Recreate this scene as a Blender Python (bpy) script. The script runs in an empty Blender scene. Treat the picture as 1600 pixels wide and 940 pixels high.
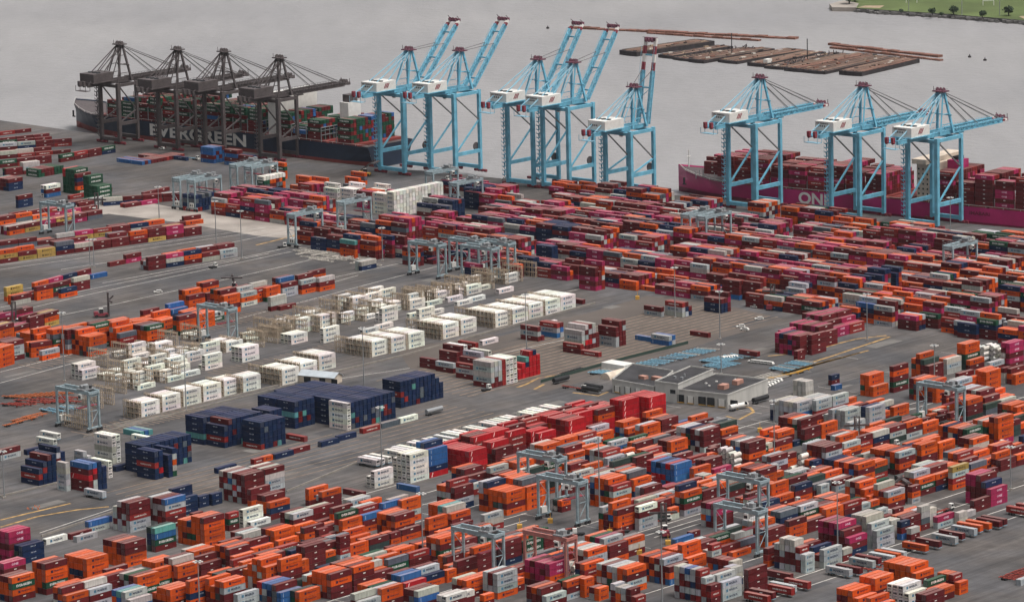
import bpy, bmesh, math, random
import numpy as np
from mathutils import Vector, Matrix
from mathutils.bvhtree import BVHTree

random.seed(7)
rnd = random.Random(11)
S = bpy.context.scene
COL = S.collection

# ------------------------------------------------------------------ camera, sky, sun, exposure
CF, CPITCH, CROLL, CH = 6642.9, 0.1925105, -0.024255, 447.08      # focal length in photo pixels (1600 wide), tilt, roll, height
_fw = Vector((0, math.cos(CPITCH), -math.sin(CPITCH)))
_r = Vector((1, 0, 0)); _u = _r.cross(_fw)
R2 = _r * math.cos(CROLL) + _u * math.sin(CROLL)
U2 = -_r * math.sin(CROLL) + _u * math.cos(CROLL)
cd = bpy.data.cameras.new('camera'); cam = bpy.data.objects.new('camera', cd); COL.objects.link(cam)
cd.sensor_width = 36; cd.sensor_fit = 'HORIZONTAL'; cd.lens = CF * 36 / 1600
cd.clip_start = 10; cd.clip_end = 30000
cam.matrix_world = Matrix(((R2.x, U2.x, -_fw.x, 0), (R2.y, U2.y, -_fw.y, 0), (R2.z, U2.z, -_fw.z, CH), (0, 0, 0, 1)))
S.camera = cam

SUN_EL, SUN_AZ = math.radians(66), math.radians(120)              # azimuth clockwise from +Y
w_ = bpy.data.worlds.new("World"); S.world = w_; w_.use_nodes = True
nt = w_.node_tree; bg = nt.nodes['Background']
sky = nt.nodes.new('ShaderNodeTexSky'); sky.sky_type = 'NISHITA'; sky.sun_disc = False
sky.sun_elevation = SUN_EL; sky.sun_rotation = SUN_AZ; sky.air_density = 1.6; sky.dust_density = 6.0; sky.ozone_density = 1.0
hs = nt.nodes.new('ShaderNodeHueSaturation'); hs.inputs['Saturation'].default_value = 0.22
nt.links.new(sky.outputs[0], hs.inputs['Color'])
# overcast: the cloud layer is about three times as bright overhead as at the horizon
tcw = nt.nodes.new('ShaderNodeTexCoord'); sxw = nt.nodes.new('ShaderNodeSeparateXYZ'); nt.links.new(tcw.outputs['Generated'], sxw.inputs[0])
mrw = nt.nodes.new('ShaderNodeMapRange'); mrw.inputs[1].default_value = 0.0; mrw.inputs[2].default_value = 1.0; mrw.inputs[3].default_value = 0.34; mrw.inputs[4].default_value = 2.5
nt.links.new(sxw.outputs['Z'], mrw.inputs[0])
vmw = nt.nodes.new('ShaderNodeVectorMath'); vmw.operation = 'SCALE'; nt.links.new(hs.outputs[0], vmw.inputs[0]); nt.links.new(mrw.outputs[0], vmw.inputs['Scale'])
nt.links.new(vmw.outputs[0], bg.inputs['Color'])
bg.inputs['Strength'].default_value = 0.082
sl = bpy.data.lights.new('sun', 'SUN'); so = bpy.data.objects.new('sun', sl); COL.objects.link(so)
sl.energy = 2.3; sl.angle = math.radians(20); sl.color = (1.0, 0.955, 0.9)
sd = Vector((math.sin(SUN_AZ) * math.cos(SUN_EL), math.cos(SUN_AZ) * math.cos(SUN_EL), math.sin(SUN_EL)))
so.rotation_euler = sd.to_track_quat('Z', 'Y').to_euler()
S.view_settings.view_transform = 'Standard'; S.view_settings.look = 'None'
S.view_settings.exposure = -0.2; S.view_settings.gamma = 1.0
S.render.engine = 'CYCLES'
S.cycles.max_bounces = 5; S.cycles.diffuse_bounces = 2; S.cycles.glossy_bounces = 2
S.cycles.transparent_max_bounces = 4; S.cycles.volume_bounces = 0
S.cycles.use_adaptive_sampling = True; S.cycles.adaptive_threshold = 0.03
S.cycles.use_denoising = True

# ------------------------------------------------------------------ measuring: a point of the site from where it shows in the photo
ANG = 0.831962
Ud = Vector((math.cos(ANG), math.sin(ANG), 0))       # along the lanes, away to the water
Wd = Vector((-math.sin(ANG), math.cos(ANG), 0))      # along the quay, away from the camera
Vd = -Wd
def G(x, y, z=0.0):
    d = _fw * CF + R2 * (x - 800) - U2 * (y - 470)
    t = (z - CH) / d.z
    return Vector((0, 0, CH)) + d * t
def PX(p):
    d = Vector(p) - Vector((0, 0, CH)); q = d.dot(_fw)
    return 800 + CF * d.dot(R2) / q, 470 - CF * d.dot(U2) / q
def UV(p): return p.dot(Ud), p.dot(Wd)
def P(U, V, z=0.0): return Ud * U + Wd * V + Vector((0, 0, z))

# ------------------------------------------------------------------ materials
def mat(name, color, rough=0.7, metal=0.0, var=0.0, scale=0.3, spec=0.4, streak=None):
    m = bpy.data.materials.new(name); m.use_nodes = True
    n = m.node_tree.nodes; l = m.node_tree.links; b = n['Principled BSDF']
    b.inputs['Roughness'].default_value = rough; b.inputs['Metallic'].default_value = metal
    b.inputs['Specular IOR Level'].default_value = spec
    if var > 0:
        tc = n.new('ShaderNodeTexCoord'); mp = n.new('ShaderNodeMapping'); l.new(tc.outputs['Object'], mp.inputs[0])
        if streak: mp.inputs['Scale'].default_value = streak
        ns = n.new('ShaderNodeTexNoise'); ns.inputs['Scale'].default_value = scale; ns.inputs['Detail'].default_value = 5
        l.new(mp.outputs[0], ns.inputs['Vector'])
        cr = n.new('ShaderNodeMapRange'); cr.inputs[1].default_value = 0.3; cr.inputs[2].default_value = 0.7
        cr.inputs[3].default_value = 1 - var; cr.inputs[4].default_value = 1 + var
        l.new(ns.outputs['Fac'], cr.inputs[0])
        mx = n.new('ShaderNodeVectorMath'); mx.operation = 'SCALE'; mx.inputs[0].default_value = color
        l.new(cr.outputs[0], mx.inputs['Scale']); l.new(mx.outputs[0], b.inputs['Base Color'])
    else:
        b.inputs['Base Color'].default_value = (*color, 1)
    return m

def paint_material():
    m = bpy.data.materials.new('container_paint'); m.use_nodes = True
    n = m.node_tree.nodes; l = m.node_tree.links; b = n['Principled BSDF']
    at = n.new('ShaderNodeAttribute'); at.attribute_name = 'paint'; at.attribute_type = 'GEOMETRY'
    ge = n.new('ShaderNodeNewGeometry')
    mp = n.new('ShaderNodeMapping'); mp.inputs['Scale'].default_value = (1.0, 1.0, 0.35); l.new(ge.outputs['Position'], mp.inputs[0])
    ns = n.new('ShaderNodeTexNoise'); ns.inputs['Scale'].default_value = 0.9; ns.inputs['Detail'].default_value = 6; ns.inputs['Roughness'].default_value = 0.65
    l.new(mp.outputs[0], ns.inputs['Vector'])
    mr = n.new('ShaderNodeMapRange'); mr.inputs[1].default_value = 0.3; mr.inputs[2].default_value = 0.72; mr.inputs[3].default_value = 0.8; mr.inputs[4].default_value = 1.16
    l.new(ns.outputs['Fac'], mr.inputs[0])
    sc = n.new('ShaderNodeVectorMath'); sc.operation = 'SCALE'; l.new(at.outputs['Color'], sc.inputs[0]); l.new(mr.outputs[0], sc.inputs['Scale'])
    # rust and dirt blotches
    n2 = n.new('ShaderNodeTexNoise'); n2.inputs['Scale'].default_value = 0.35; n2.inputs['Detail'].default_value = 8; n2.inputs['Roughness'].default_value = 0.75
    l.new(ge.outputs['Position'], n2.inputs['Vector'])
    m2 = n.new('ShaderNodeMapRange'); m2.inputs[1].default_value = 0.58; m2.inputs[2].default_value = 0.72; m2.inputs[3].default_value = 0; m2.inputs[4].default_value = 0.5
    l.new(n2.outputs['Fac'], m2.inputs[0])
    mx = n.new('ShaderNodeMix'); mx.data_type = 'RGBA'; l.new(m2.outputs[0], mx.inputs[0]); l.new(sc.outputs[0], mx.inputs[6]); mx.inputs[7].default_value = (0.10, 0.062, 0.045, 1)
    # rain streaks down the sides
    m3 = n.new('ShaderNodeMapping'); m3.inputs['Scale'].default_value = (2.6, 2.6, 0.12); l.new(ge.outputs['Position'], m3.inputs[0])
    n3 = n.new('ShaderNodeTexNoise'); n3.inputs['Scale'].default_value = 1.0; n3.inputs['Detail'].default_value = 4; l.new(m3.outputs[0], n3.inputs['Vector'])
    r3 = n.new('ShaderNodeMapRange'); r3.inputs[1].default_value = .35; r3.inputs[2].default_value = .65; r3.inputs[3].default_value = .84; r3.inputs[4].default_value = 1.1; l.new(n3.outputs['Fac'], r3.inputs[0])
    s3 = n.new('ShaderNodeVectorMath'); s3.operation = 'SCALE'; l.new(mx.outputs[2], s3.inputs[0]); l.new(r3.outputs[0], s3.inputs['Scale'])
    l.new(s3.outputs[0], b.inputs['Base Color'])
    b.inputs['Roughness'].default_value = 0.6; b.inputs['Specular IOR Level'].default_value = 0.15
    return m

M = {}
M['paint'] = paint_material()
M['crane'] = mat('crane_blue_paint', (0.15, 0.42, 0.56), 0.55, var=0.18, scale=0.25)
M['crane_light'] = mat('handrail_pale_blue', (0.26, 0.47, 0.58), 0.55)
M['sheave'] = mat('dull_plum_sheave_paint', (0.14, 0.05, 0.075), 0.7, var=.3)
M['dark_crane'] = mat('brown_grey_crane_paint', (0.085, 0.07, 0.07), 0.6, var=0.2)
M['white'] = mat('white_paint', (0.72, 0.70, 0.66), 0.5, var=0.08, scale=0.4)
M['black'] = mat('black_rubber', (0.02, 0.02, 0.022), 0.8)
M['red'] = mat('red_paint', (0.23, 0.035, 0.05), 0.55, var=0.2)
M['pink_rtg'] = mat('faded_red_gantry_paint', (0.42, 0.17, 0.145), 0.6, var=0.25)
M['rtg'] = mat('pale_blue_grey_gantry_paint', (0.28, 0.355, 0.385), 0.55, var=0.25, scale=0.5)
M['steel'] = mat('galvanised_steel', (0.30, 0.31, 0.32), 0.5, 0.3)
M['rope'] = mat('steel_rope', (0.16, 0.155, 0.155), 0.6)
M['yellow'] = mat('yellow_paint', (0.55, 0.30, 0.05), 0.6, var=0.2)
M['orange'] = mat('orange_chassis_paint', (0.45, 0.13, 0.05), 0.6, var=0.3, scale=0.8)
M['chassis_blue'] = mat('light_blue_chassis_paint', (0.22, 0.42, 0.54), 0.6, var=0.3, scale=0.8)
M['chassis_red'] = mat('red_chassis_paint', (0.33, 0.055, 0.04), 0.6, var=0.3, scale=0.8)
M['glass'] = mat('dark_glass', (0.02, 0.025, 0.03), 0.15, spec=0.6)
M['rack'] = mat('rusty_cream_rack_steel', (0.50, 0.40, 0.30), 0.7, var=0.3, scale=0.5)
M['navy_hull'] = mat('dark_navy_hull_paint', (0.012, 0.024, 0.05), 0.45, var=0.3, scale=0.08)
M['hull_red'] = mat('antifouling_red_paint', (0.20, 0.035, 0.03), 0.6, var=0.3, scale=0.08)
M['magenta'] = mat('magenta_hull_paint', (0.42, 0.014, 0.125), 0.45, var=0.2, scale=0.08)
M['plum'] = mat('dark_plum_hull_paint', (0.16, 0.008, 0.035), 0.45, var=0.2, scale=0.08)
M['cream'] = mat('cream_superstructure_paint', (0.62, 0.52, 0.42), 0.6, var=0.15)
M['wall'] = mat('pale_concrete_wall', (0.50, 0.485, 0.455), 0.8, var=0.14, scale=0.25, streak=(1, 1, .3))
M['roof_dark'] = mat('dark_felt_roof', (0.035, 0.033, 0.036), 0.9, var=0.45, scale=0.12)
M['roof_metal'] = mat('pale_blue_grey_metal_roof', (0.42, 0.46, 0.49), 0.5, var=0.1)
M['brick'] = mat('rust_pink_rooftop_unit', (0.42, 0.22, 0.17), 0.8, var=0.3)
M['deck'] = mat('weathered_timber_deck', (0.19, 0.12, 0.09), 0.85, var=0.55, scale=0.25, streak=(0.12, 1.2, 1))
M['hull_dark'] = mat('black_barge_side', (0.03, 0.024, 0.026), 0.7, var=0.4)
M['rust'] = mat('rust_brown_timber', (0.19, 0.085, 0.06), 0.85, var=0.4, scale=0.3)
M['leaf'] = mat('dark_green_leaves', (0.035, 0.06, 0.03), 0.8, var=0.5, scale=0.7)
M['rock'] = mat('grey_rip_rap_rock', (0.12, 0.115, 0.11), 0.9, var=0.5, scale=0.3)
M['grass'] = mat('mown_grass', (0.085, 0.115, 0.035), 0.9, var=0.3, scale=0.02)
M['sandpatch'] = mat('bare_earth', (0.32, 0.24, 0.16), 0.9, var=0.2)
M['line'] = mat('worn_white_road_paint', (0.50, 0.47, 0.43), 0.8, var=0.35, scale=0.25)
M['yline'] = mat('worn_yellow_road_paint', (0.36, 0.22, 0.08), 0.8, var=0.6, scale=0.3)
M['tanline'] = mat('faded_tan_bay_paint', (0.20, 0.145, 0.105), 0.85, var=0.45, scale=0.2)
M['concrete'] = mat('pale_concrete_paving', (0.30, 0.265, 0.235), 0.85, var=0.25, scale=0.06)
M['pallet'] = mat('sun_bleached_steel_frame', (0.50, 0.46, 0.41), 0.7, var=0.3, scale=0.8)

def asphalt():
    m = bpy.data.materials.new('worn_asphalt'); m.use_nodes = True
    n = m.node_tree.nodes; l = m.node_tree.links; b = n['Principled BSDF']
    ge = n.new('ShaderNodeNewGeometry')
    def noise(scale, rot=None, st=(1, 1, 1), det=6, rough=.6):
        mp = n.new('ShaderNodeMapping'); mp.vector_type = 'TEXTURE' if rot else 'POINT'
        if rot: mp.inputs['Rotation'].default_value = (0, 0, rot)
        mp.inputs['Scale'].default_value = st; l.new(ge.outputs['Position'], mp.inputs[0])
        x = n.new('ShaderNodeTexNoise'); x.inputs['Scale'].default_value = scale; x.inputs['Detail'].default_value = det; x.inputs['Roughness'].default_value = rough
        l.new(mp.outputs[0], x.inputs['Vector']); return x.outputs['Fac']
    def rng(o, a, b_, c, d):
        r = n.new('ShaderNodeMapRange'); r.inputs[1].default_value = a; r.inputs[2].default_value = b_; r.inputs[3].default_value = c; r.inputs[4].default_value = d
        l.new(o, r.inputs[0]); return r.outputs[0]
    def mul(a, b_):
        x = n.new('ShaderNodeMath'); x.operation = 'MULTIPLY'; l.new(a, x.inputs[0]); l.new(b_, x.inputs[1]); return x.outputs[0]
    patch = rng(noise(0.014), .38, .62, .72, 1.25)
    fine = rng(noise(0.12, det=8), .3, .7, .80, 1.20)
    lane = rng(noise(1.0, ANG, (120, 3.2, 1), det=3), .35, .65, .80, 1.20)      # tyre wear along the lanes
    v = mul(mul(patch, fine), lane)
    warm = n.new('ShaderNodeMix'); warm.data_type = 'RGBA'
    warm.inputs[6].default_value = (0.080, 0.077, 0.080, 1); warm.inputs[7].default_value = (0.096, 0.084, 0.078, 1)
    l.new(rng(noise(0.02, det=3), .4, .62, 0, 1), warm.inputs[0])
    sc = n.new('ShaderNodeVectorMath'); sc.operation = 'SCALE'; l.new(warm.outputs[2], sc.inputs[0]); l.new(v, sc.inputs['Scale'])
    l.new(sc.outputs[0], b.inputs['Base Color']); b.inputs['Roughness'].default_value = 0.85; b.inputs['Specular IOR Level'].default_value = 0.3
    return m
M['asphalt'] = asphalt()

def water():
    m = bpy.data.materials.new('grey_bay_water'); m.use_nodes = True
    n = m.node_tree.nodes; l = m.node_tree.links; b = n['Principled BSDF']
    ge = n.new('ShaderNodeNewGeometry')
    ns = n.new('ShaderNodeTexNoise'); ns.inputs['Scale'].default_value = 0.16; ns.inputs['Detail'].default_value = 7; l.new(ge.outputs['Position'], ns.inputs['Vector'])
    bp = n.new('ShaderNodeBump'); bp.inputs['Strength'].default_value = 0.8; bp.inputs['Distance'].default_value = 0.9
    l.new(ns.outputs['Fac'], bp.inputs['Height']); l.new(bp.outputs[0], b.inputs['Normal'])
    n2 = n.new('ShaderNodeTexNoise'); n2.inputs['Scale'].default_value = 0.0035; n2.inputs['Detail'].default_value = 6; l.new(ge.outputs['Position'], n2.inputs['Vector'])
    r = n.new('ShaderNodeMapRange'); r.inputs[1].default_value = .35; r.inputs[2].default_value = .68; l.new(n2.outputs['Fac'], r.inputs[0])
    mx = n.new('ShaderNodeMix'); mx.data_type = 'RGBA'; l.new(r.outputs[0], mx.inputs[0])
    mx.inputs[6].default_value = (0.275, 0.268, 0.274, 1); mx.inputs[7].default_value = (0.310, 0.300, 0.300, 1)
    mpw = n.new('ShaderNodeMapping'); mpw.inputs['Rotation'].default_value = (0, 0, .5); mpw.inputs['Scale'].default_value = (0.05, 0.012, 1); l.new(ge.outputs['Position'], mpw.inputs[0])
    n3 = n.new('ShaderNodeTexNoise'); n3.inputs['Scale'].default_value = 1.0; n3.inputs['Detail'].default_value = 9; n3.inputs['Roughness'].default_value = .7; l.new(mpw.outputs[0], n3.inputs['Vector'])
    r3 = n.new('ShaderNodeMapRange'); r3.inputs[1].default_value = .3; r3.inputs[2].default_value = .7; r3.inputs[3].default_value = .91; r3.inputs[4].default_value = 1.07; l.new(n3.outputs['Fac'], r3.inputs[0])
    s3 = n.new('ShaderNodeVectorMath'); s3.operation = 'SCALE'; l.new(mx.outputs[2], s3.inputs[0]); l.new(r3.outputs[0], s3.inputs['Scale']); l.new(s3.outputs[0], b.inputs['Base Color'])
    r2 = n.new('ShaderNodeMapRange'); r2.inputs[3].default_value = .34; r2.inputs[4].default_value = .5; l.new(n2.outputs['Fac'], r2.inputs[0]); l.new(r2.outputs[0], b.inputs['Roughness'])
    b.inputs['IOR'].default_value = 1.33
    return m
M['water'] = water()

# ------------------------------------------------------------------ mesh helpers
class MB:
    """collects boxes, bars and tubes in a local frame and links them as one mesh object"""
    def __init__(s): s.v = []; s.f = []; s.m = []; s.mats = []
    def mi(s, m):
        if m not in s.mats: s.mats.append(m)
        return s.mats.index(m)
    def hexa(s, c, m):
        o = len(s.v); s.v += [tuple(p) for p in c]; k = s.mi(m)
        for q in ((0, 3, 2, 1), (4, 5, 6, 7), (0, 1, 5, 4), (1, 2, 6, 5), (2, 3, 7, 6), (3, 0, 4, 7)):
            s.f.append(tuple(o + i for i in q)); s.m.append(k)
    def box(s, a, b, m):
        x0, y0, z0 = a; x1, y1, z1 = b
        s.hexa([(x0, y0, z0), (x1, y0, z0), (x1, y1, z0), (x0, y1, z0), (x0, y0, z1), (x1, y0, z1), (x1, y1, z1), (x0, y1, z1)], m)
    def bar(s, a, b, t, m, t2=None, up=None, te=None):
        a = Vector(a); b = Vector(b); d = (b - a)
        if d.length < 1e-6: return
        d.normalize(); up = Vector(up) if up else (Vector((0, 0, 1)) if abs(d.z) < .95 else Vector((1, 0, 0)))
        x = d.cross(up).normalized(); y = x.cross(d)
        t2 = t2 or t; e = te or 1.0
        c = []
        for p, k in ((a, 1.0), (b, e)):
            for sx, sy in ((-1, -1), (1, -1), (1, 1), (-1, 1)): c.append(p + x * (sx * t * k / 2) + y * (sy * t2 * k / 2))
        s.hexa(c, m)
    def cyl(s, a, b, r, m, n=8, r2=None):
        a = Vector(a); b = Vector(b); d = (b - a).normalized(); up = Vector((0, 0, 1)) if abs(d.z) < .9 else Vector((1, 0, 0))
        x = d.cross(up).normalized(); y = x.cross(d); o = len(s.v); k = s.mi(m); r2 = r if r2 is None else r2
        for p, rr in ((a, r), (b, r2)):
            for i in range(n):
                t = 2 * math.pi * i / n; s.v.append(tuple(p + x * (math.cos(t) * rr) + y * (math.sin(t) * rr)))
        for i in range(n):
            j = (i + 1) % n; s.f.append((o + i, o + j, o + n + j, o + n + i)); s.m.append(k)
        s.f.append(tuple(o + i for i in reversed(range(n)))); s.m.append(k); s.f.append(tuple(o + n + i for i in range(n))); s.m.append(k)
    def poly(s, pts, m):
        o = len(s.v); s.v += [tuple(p) for p in pts]; s.f.append(tuple(range(o, o + len(pts)))); s.m.append(s.mi(m))
    def prism(s, pts, z0, z1, m, mtop=None):
        n = len(pts); o = len(s.v); k = s.mi(m); kt = s.mi(mtop or m)
        s.v += [(p[0], p[1], z0) for p in pts] + [(p[0], p[1], z1) for p in pts]
        for i in range(n):
            j = (i + 1) % n; s.f.append((o + i, o + j, o + n + j, o + n + i)); s.m.append(k)
        s.f.append(tuple(o + n + i for i in range(n))); s.m.append(kt)
        s.f.append(tuple(o + i for i in reversed(range(n)))); s.m.append(k)
    def mesh(s, name):
        me = bpy.data.meshes.new(name); me.from_pydata(s.v, [], s.f)
        for m in s.mats: me.materials.append(M[m] if isinstance(m, str) else m)
        me.polygons.foreach_set('material_index', s.m); me.update(); return me
    def build(s, name, parent=None, loc=None, rz=0):
        o = bpy.data.objects.new(name, s.mesh(name)); COL.objects.link(o)
        if parent: o.parent = parent
        if loc is not None: o.location = loc; o.rotation_euler = (0, 0, rz)
        return o
def tag(o, label=None, cat=None, group=None, kind=None):
    if label: o['label'] = label
    if cat: o['category'] = cat
    if group: o['group'] = group
    if kind: o['kind'] = kind
    return o
def empty(name, loc, rz=0):
    o = bpy.data.objects.new(name, None); COL.objects.link(o); o.location = loc; o.rotation_euler = (0, 0, rz); return o
def copy_tree(o, parent=None):
    c = o.copy(); COL.objects.link(c)
    if parent: c.parent = parent
    for ch in [x for x in KIDS.get(o.name, [])]: copy_tree(ch, c)
    return c
KIDS = {}
def note_kids(root):
    for o in root.children_recursive: KIDS.setdefault(o.parent.name, []).append(o)
TEXTS = {}
def text_mesh(txt, res=1):
    """flat letter outlines, height about 1, origin at lower left, width returned"""
    if (txt, res) in TEXTS: return TEXTS[(txt, res)]
    cu = bpy.data.curves.new('t', 'FONT'); cu.body = txt; cu.size = 1.38; cu.resolution_u = res; cu.offset = 0.045
    ob = bpy.data.objects.new('t', cu); COL.objects.link(ob)
    dg = bpy.context.evaluated_depsgraph_get(); me = ob.evaluated_get(dg).to_mesh()
    v = np.array([p.co[:2] for p in me.vertices]); f = [tuple(p.vertices) for p in me.polygons]
    ob.evaluated_get(dg).to_mesh_clear(); bpy.data.objects.remove(ob); bpy.data.curves.remove(cu)
    v = v - v.min(0); w = v[:, 0].max(); TEXTS[(txt, res)] = (v, f, w); return TEXTS[(txt, res)]
def text_on(mb, txt, org, ex, ez, height, width, m):
    v, f, w = text_mesh(txt, 4); o = len(mb.v); org = Vector(org); ex = Vector(ex); ez = Vector(ez)
    sx = width / w; sz = height / v[:, 1].max()
    for a, b in v: mb.v.append(tuple(org + ex * (a * sx) + ez * (b * sz)))
    k = mb.mi(m)
    for q in f: mb.f.append(tuple(o + i for i in q)); mb.m.append(k)

# ------------------------------------------------------------------ the setting: ground, water, far land, paint on the ground
def sheet(name, pts, z, m, kind='structure', label=None):
    mb = MB(); mb.poly([(p[0], p[1], z) for p in pts], m); o = mb.build(name)
    tag(o, label=label, kind=kind); return o
mb = MB(); mb.poly([(-4000, 1500, -2.6), (4000, 1500, -2.6), (4000, 8000, -2.6), (-4000, 8000, -2.6)], 'water'); tag(mb.build('water'), kind='structure')
quay = [G(*q) for q in ((-500, 128), (0, 188), (125, 206), (600, 263), (665, 267), (765, 277), (900, 290), (1030, 303), (1090, 307), (1235, 321), (1390, 337), (1510, 349), (1600, 357), (2400, 425))]
pts = [(p.x, p.y) for p in quay] + [(2500, 1900), (2500, -1500), (-2500, -1500), (-2500, 3900)]
mb = MB(); mb.prism(list(reversed(pts)), -4.0, 0.0, 'concrete', 'asphalt'); tag(mb.build('ground'), kind='structure')

# far bank, with turf and a rock edge
bank = [G(x, y, -2.6) for x, y in ((1340, 19), (1400, 23), (1480, 28), (1600, 38), (1900, 62))]
far = [G(x, y, -2.6) for x, y in ((1900, -60), (1380, -60), (1325, 6), (1322, 14))]
mb = MB(); mb.prism([(p.x, p.y) for p in bank + far], -4.0, 0.6, 'rock', 'grass'); tag(mb.build('far_bank'), kind='structure')
pier = [G(x, y, -2.6) for x, y in ((1296, 13), (1300, 18), (1338, 18.5), (1342, 12), (1318, 7))]
mb = MB(); mb.prism([(p.x, p.y) for p in pier], -4.0, 0.9, 'concrete'); tag(mb.build('pier_head'), 'pale concrete pier head at the tip of the far grassy bank', 'pier', kind='thing')
mb = MB(); r_ = random.Random(3)
for i in range(len(bank) - 1):
    a, b = bank[i], bank[i + 1]; nn = int((b - a).length / 3.2)
    for k in range(nn):
        for q in range(3):
            p = a.lerp(b, (k + r_.random()) / nn) + Vector((r_.uniform(-2, 2), r_.uniform(-4, 3), 0)); s_ = r_.uniform(1, 2.4)
            mb.box((p.x - s_, p.y - s_, -3.5), (p.x + s_, p.y + s_, -1.6 + r_.uniform(0, 1.9)), 'rock')
tag(mb.build('rip_rap'), 'grey rock edging along the far grassy bank', kind='stuff')

def strip(name, px, width, m, z, kind='structure'):
    """a painted line or road band through ground points measured in the photo"""
    c = [G(*q) for q in px]; L_, R_ = [], []
    for i, p in enumerate(c):
        d = (c[min(i + 1, len(c) - 1)] - c[max(i - 1, 0)]).normalized(); n_ = Vector((-d.y, d.x, 0)) * width / 2
        L_.append(p + n_); R_.append(p - n_)
    mb = MB()
    for i in range(len(c) - 1): mb.poly([(q.x, q.y, z) for q in (R_[i], R_[i + 1], L_[i + 1], L_[i])], m)
    return mb, name
def lines(name, segs, width, m, z):
    mb = MB()
    for s_ in segs:
        a, _ = strip(name, s_, width, m, z)
        o = len(mb.v); mb.v += a.v; k = mb.mi(m)
        for f in a.f: mb.f.append(tuple(o + i for i in f)); mb.m.append(k)
    return tag(mb.build(name), kind='structure')
sheet('concrete_road', [G(*q) for q in ((0, 336), (180, 306), (260, 322), (372, 340), (470, 355), (560, 372), (600, 380), (560, 384), (440, 372), (400, 368), (330, 356), (300, 350), (170, 334), (0, 352))], 0.02, 'concrete')
sheet('storage_paving', [G(*q) for q in ((620, 545), (790, 520), (925, 487), (1010, 462), (1150, 480), (1230, 500), (1120, 530), (980, 578), (850, 612), (720, 590), (640, 575))], 0.02, mat('brown_worn_paving', (0.10, 0.082, 0.072), 0.9, var=0.15, scale=0.03))

# lane lines
LL = []
for V0, a, b in ((1297, 1275, 1400), (1276, 1290, 1400), (1262, 1282, 1345), (1242, 1120, 1345), (1245, 1450, 1640), (1215, 1275, 1340), (1206, 1120, 1330), (1204, 1440, 1700), (1211, 1520, 1700),
                 (1180, 1150, 1420), (1176, 1420, 1700), (1171, 1560, 1700), (1153, 1180, 1420), (1147, 1300, 1700), (1142, 1340, 1480), (1121, 1290, 1560), (1106, 1180, 1440), (1085, 1180, 1500), (1071, 1300, 1720), (1052, 1290, 1720), (1040, 1290, 1560)):
    LL.append([PX(P(a, V0)), PX(P(b, V0))])
LL += [[(0, 598), (300, 517), (600, 437.5), (760, 396)], [(0, 581), (225, 525)], [(0, 550), (150, 512), (240, 492)], [(300, 500), (560, 430)], [(420, 455), (640, 408)],
       [(0, 492), (142, 459), (450, 394), (540, 378)], [(0, 480), (200, 440), (420, 396)], [(0, 421), (200, 393), (416, 360)], [(0, 414), (200, 387), (416, 355)], [(95, 421), (330, 385), (480, 355)], [(160, 442), (400, 398), (475, 381)], [(0, 458), (60, 447)],
       [(0, 512), (180, 475), (430, 419), (500, 402)], [(62, 832), (176, 794)], [(560, 530), (700, 497), (925, 447)], [(700, 570), (930, 520)], [(470, 600), (640, 575)]]
lines('lane_lines', LL, 0.6, 'line', 0.04)
YL = [[(0, 823), (60, 806), (120, 796), (170, 791)], [(0, 812), (50, 800), (110, 786)], [(1200, 556), (1262, 550), (1315, 535), (1340, 529), (1385, 524)], [(1255, 570), (1300, 556), (1390, 526)],
      [(1135, 650), (1155, 655), (1178, 643), (1172, 636), (1152, 634)], [(895, 613), (935, 618), (950, 612)], [(808, 605), (822, 600), (842, 590), (870, 586)], [(850, 600), (835, 608)], [(400, 383), (445, 372), (480, 362)]]
for i in range(9): YL.append([(1165 + i * 11, 600 - i * 3.0), (1245 + i * 14, 576 - i * 3.6)])
lines('yellow_markings', YL, 1.5, 'yline', 0.05)
TL = []
for i in range(26):
    U0 = 1745 - i * 6.2
    TL.append([PX(P(U0 - 70, 1395 - (i % 3))), PX(P(U0 - 70, 1300))] if 0 else [PX(P(1500, 1330 + i * 5.2)), PX(P(1745, 1330 + i * 5.2))])
lines('bay_stripes', [s_ for s_ in TL if s_[0][1] < 620 and s_[1][1] > 455], 1.1, 'tanline', 0.06)
TL = []
for i in range(22): TL.append([PX(P(1330 + i * 3.4 + (i % 2), 1500)), PX(P(1330 + i * 3.4, 1478))])
for i in range(30): TL.append([PX(P(1465 + i * 4.0, 1546)), PX(P(1465 + i * 4.0, 1532))])
for i in range(60): TL.append([PX(P(1420 + i * 4.0, 1640)), PX(P(1420 + i * 4.0, 1622))])
for i in range(9): TL.append([PX(P(1255, 1345 + i * 6)), PX(P(1400, 1345 + i * 6))])
for i in range(8): TL.append([PX(P(1405, 1350 + i * 6)), PX(P(1480, 1350 + i * 6))])
lines('slot_stripes', TL, 0.8, 'tanline', 0.06)

rp = random.Random(21)
M['patch_dark'] = mat('fresh_dark_asphalt_patch', (0.062, 0.060, 0.063), 0.9, var=.25, scale=.1)
M['patch_pale'] = mat('old_pale_asphalt_patch', (0.145, 0.135, 0.125), 0.9, var=.25, scale=.1)
M['tyre'] = mat('rubber_tyre_track', (0.050, 0.048, 0.050), 0.9, var=.35, scale=.15)
for nm, m, n_, z in (('dark_paving_patches', 'patch_dark', 60, .024), ('pale_paving_patches', 'patch_pale', 50, .028)):
    mb = MB(); cells = set()
    for i in range(n_):
        U_ = rp.uniform(1100, 1780); V_ = rp.uniform(1040, 1700); key = (int(U_ // 45), int(V_ // 45))
        if key in cells: continue
        cells.add(key); U_ = key[0] * 45; V_ = key[1] * 45; L_ = rp.uniform(8, 42); w2 = rp.uniform(2.5, 11)
        mb.poly([P(U_, V_, z), P(U_ + L_, V_, z), P(U_ + L_, V_ + w2, z), P(U_, V_ + w2, z)][::1], m)
    tag(mb.build(nm), kind='structure')
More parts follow.
